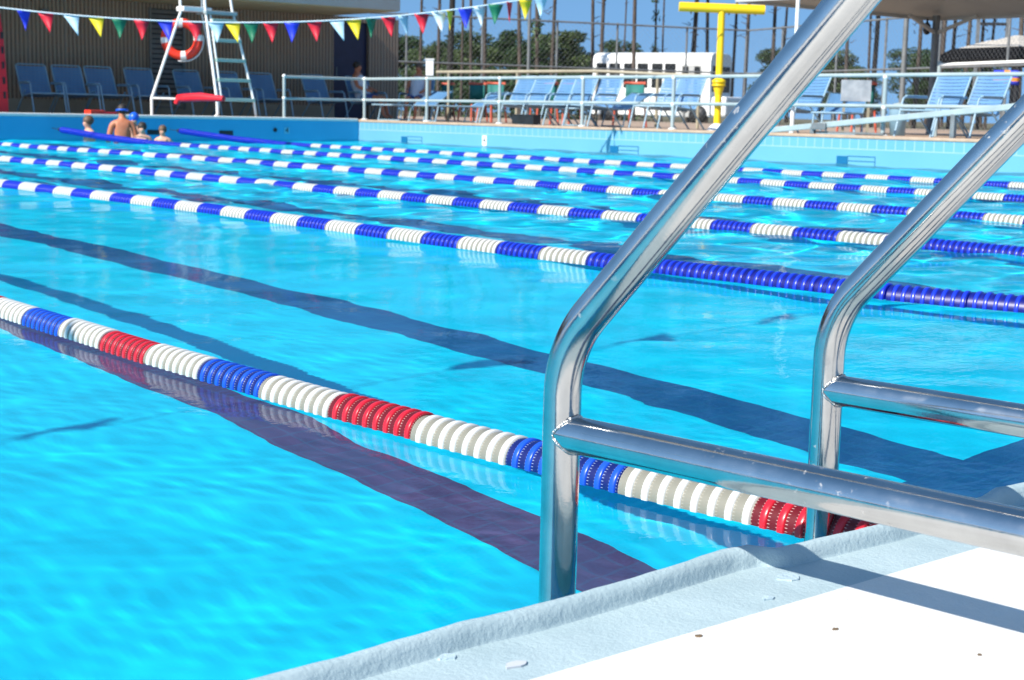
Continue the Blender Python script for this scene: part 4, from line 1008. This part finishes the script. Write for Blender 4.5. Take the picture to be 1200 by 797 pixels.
# (pixel column, pixel row of the top, depth)
spots = [(462,40,100),(480,37,108),(497,42,96),(514,36,112),(530,44,100),(548,40,105),(566,44,98),(585,38,112),(601,34,100),(618,46,95),(634,36,108),(650,40,100),(664,42,110),(679,48,104),(694,54,110),(708,58,116),(722,46,112),(738,52,118),(756,62,125),
         (905,50,118),(922,58,125),(960,66,130),(978,62,120),(995,68,126),(1012,80,130),(1068,60,110),(1085,55,100),(1104,62,106),(1128,70,112),(1150,74,112)]
for i, (px, py, d) in enumerate(spots):
    pr = bt[(i*7+i//3) % 3]; p = foot(px, d, .25); hz = at(px, py, d).z-.25
    o = pr if pr not in used else copy_tree(pr); used.append(pr)
    s = hz/(7.2,7.8,6.2)[bt.index(pr)]*random.uniform(.86,1.08); o.location = p; o.scale = (s*random.uniform(.95,1.2), s*random.uniform(.95,1.2), s); o.rotation_euler = (0,0,random.uniform(0,6.28))
    if i < 19: l = f'bushy green tree behind the fence, number {i+1} from clubhouse towards bus'
    else: l = f'bushy tree beyond the right fence, number {i-18} from the yellow post rightwards'
    tag(o, l, 'tree', 'bushy trees beyond the fence')
# undergrowth band below the belt of trees
m = MB(); rnd = random.Random(31)
for k in range(150):
    px = rnd.uniform(440, 760); d = rnd.uniform(88, 100); p = foot(px, d, .3); leaf_cloud(m, (p.x, p.y, .3+rnd.uniform(.4,2.2)), (1.5,1.5,1.0), 60, .15, rnd)
tag(m.build('undergrowth', M['leaf']), kind='stuff')
# tall pines: bare trunks, crowns high above
def pine(seed, bark, ivy=False):
    rnd = random.Random(seed); root = empty('tall_pine'); h = 17.
    m = MB(); pts = []; rr = []
    for k in range(12):
        f = k/11; pts.append((.12*sin(f*4+seed), .12*cos(f*3.1+seed)-.12, -.3+h*f)); rr.append(.10*(1-f*.62))
    m.tube(pts, rr, 9)
    for k in range(12):
        z = h*rnd.uniform(.60,.98); a = rnd.uniform(0,2*pi); l = rnd.uniform(.8,2.0)*(1.2-.6*z/h)
        m.tube([(0,0,z),(cos(a)*l*.6,sin(a)*l*.6,z+.25),(cos(a)*l,sin(a)*l,z+.35)], [.05,.03,.012], 5)
    for k in range(6):
        z = h*rnd.uniform(.22,.55); a = rnd.uniform(0,2*pi); l = rnd.uniform(.15,.5); m.tube([(0,0,z),(cos(a)*l,sin(a)*l,z+.12)], [.025,.01], 5)
    m.build('trunk', bark, root)
    m = MB()
    for k in range(16):
        z = h*rnd.uniform(.64,1.0); a = rnd.uniform(0,2*pi); l = rnd.uniform(.3,1.8)*(1.35-.7*z/h)
        leaf_cloud(m, (cos(a)*l, sin(a)*l, z+.3), (.65,.65,.35), 42, .24, rnd)
    m.build('crown', M['leaf'], root)
    if ivy:
        m = MB()
        for k in range(34): z = h*rnd.uniform(.03,.6); leaf_cloud(m, (rnd.uniform(-.1,.1), rnd.uniform(-.1,.1), z), (.34,.34,.42), 16, .13, rnd)
        m.build('ivy', M['ivy'], root)
    return root
pines = [pine(21, M['bark']), pine(22, M['bark']), pine(23, M['bark'])]; ivyp = pine(24, M['bark'], True); darkp = pine(25, M['bark_dark'])
tp = [(496,72,0,.8),(517,70,0,.9),(536,80,0,.8),(553,75,0,.9),(560,68,1,1.0),(614,66,0,1.0),(630,64,3,1.0),(643,70,0,1.0),(698,72,1,.95),(711,70,2,1.0),(732,85,0,.6),(744,60,2,.9),(770,84,3,.75),(779,82,1,.62),(808,76,0,1.1),(818,80,1,.9),(827,74,2,1.0),
      (864,78,0,.9),(876,70,1,1.0),(908,76,2,1.1),(920,80,0,.8),(997,72,1,1.0),(1021,78,0,.8),(1027,70,2,1.3),(1070,72,0,1.1),(1096,76,1,1.0),(1107,70,2,1.2),(1121,74,0,1.1),(1137,72,1,1.1),(1155,76,0,1.0),(1163,80,2,.9),(1175,70,1,1.0),(1193,68,0,1.3)]
for i, (px, d, k, s) in enumerate(tp):
    pr = ivyp if k == 3 else pines[k]
    o = pr if pr not in used else copy_tree(pr); used.append(pr)
    px_ = px-3.5 if px > 560 else px
    o.location = foot(px_, d, .3); o.scale = (s, s, 1.0 if s > .7 else .8); o.rotation_euler = (random.uniform(-.012,.012), random.uniform(-.012,.012), random.uniform(0,6.28))
    kind = 'ivy covered tall pine trunk' if k == 3 else 'tall thin pine trunk'
    tag(o, f'{kind} beyond the fence, number {i+1} from the clubhouse rightwards', 'tree', 'tall pines beyond the fence')
darkp.location = foot(525, 47, .3); darkp.scale = (1.05,1.05,1); tag(darkp, 'thick black pine trunk close to the clubhouse corner, darkest of all trunks', 'tree')
pm_ = foot(781, 84, .3)

# ------------------------------------------------------------------ light, sky, camera
w = bpy.data.worlds.new('World'); sc.world = w; w.use_nodes = True
nt = w.node_tree; sky = nt.nodes.new('ShaderNodeTexSky'); sky.sky_type = 'NISHITA'; sky.sun_disc = False
SD = Vector((1.27, .03, -1.0)).normalized()          # direction the light travels
el = math.asin(-SD.z); az = math.atan2(-SD.x, -SD.y)  # azimuth of the sun from +Y towards +X
sky.sun_elevation = el; sky.sun_rotation = az; sky.air_density = 1.0; sky.dust_density = .1; sky.ozone_density = 1.6
# very clear dry air: the pale band at the horizon is pushed below it
tcw = nt.nodes.new('ShaderNodeTexCoord'); mpw = nt.nodes.new('ShaderNodeMapping'); mpw.vector_type = 'POINT'; mpw.inputs['Location'].default_value = (0,0,.42); mpw.inputs['Scale'].default_value = (1,1,.8)
nrw = nt.nodes.new('ShaderNodeVectorMath'); nrw.operation = 'NORMALIZE'
nt.links.new(tcw.outputs['Generated'], mpw.inputs[0]); nt.links.new(mpw.outputs[0], nrw.inputs[0]); nt.links.new(nrw.outputs[0], sky.inputs['Vector'])
hsw = nt.nodes.new('ShaderNodeHueSaturation'); hsw.inputs['Saturation'].default_value = 1.14; hsw.inputs['Hue'].default_value = .492
nt.links.new(sky.outputs[0], hsw.inputs['Color']); nt.links.new(hsw.outputs[0], nt.nodes['Background'].inputs[0]); nt.nodes['Background'].inputs[1].default_value = .132
Ls = bpy.data.lights.new('sun', 'SUN'); Ls.energy = 4.7; Ls.angle = R(.5); Ls.color = (1, .95, .87); Ls.cycles.is_caustics_light = True
lo = bpy.data.objects.new('sun', Ls); COL.objects.link(lo); lo.rotation_mode = 'QUATERNION'; lo.rotation_quaternion = SD.to_track_quat('-Z', 'Y'); lo.location = (-20, 1, 20)
cam = bpy.data.cameras.new('camera'); co_ = bpy.data.objects.new('camera', cam); COL.objects.link(co_)
co_.matrix_world = Matrix(((RT.x, UP.x, -FW.x, 0), (RT.y, UP.y, -FW.y, 0), (RT.z, UP.z, -FW.z, H), (0,0,0,1)))
cam.sensor_width = 36; cam.lens = F/1200*36; cam.clip_start = .05; cam.clip_end = 3000
cam.dof.use_dof = True; cam.dof.focus_distance = 2.7; cam.dof.aperture_fstop = 13
sc.camera = co_
vs_ = sc.view_settings; vs_.view_transform = 'Standard'; vs_.look = 'None'; vs_.exposure = .75; vs_.gamma = 1; vs_.use_curve_mapping = False
sc.cycles.max_bounces = 12; sc.cycles.transparent_max_bounces = 12; sc.cycles.transmission_bounces = 8; sc.cycles.diffuse_bounces = 6; sc.cycles.glossy_bounces = 6
sc.cycles.caustics_refractive = True; sc.cycles.caustics_reflective = True; sc.cycles.blur_glossy = .6; sc.cycles.sample_clamp_indirect = 8
sc.cycles.use_denoising = True
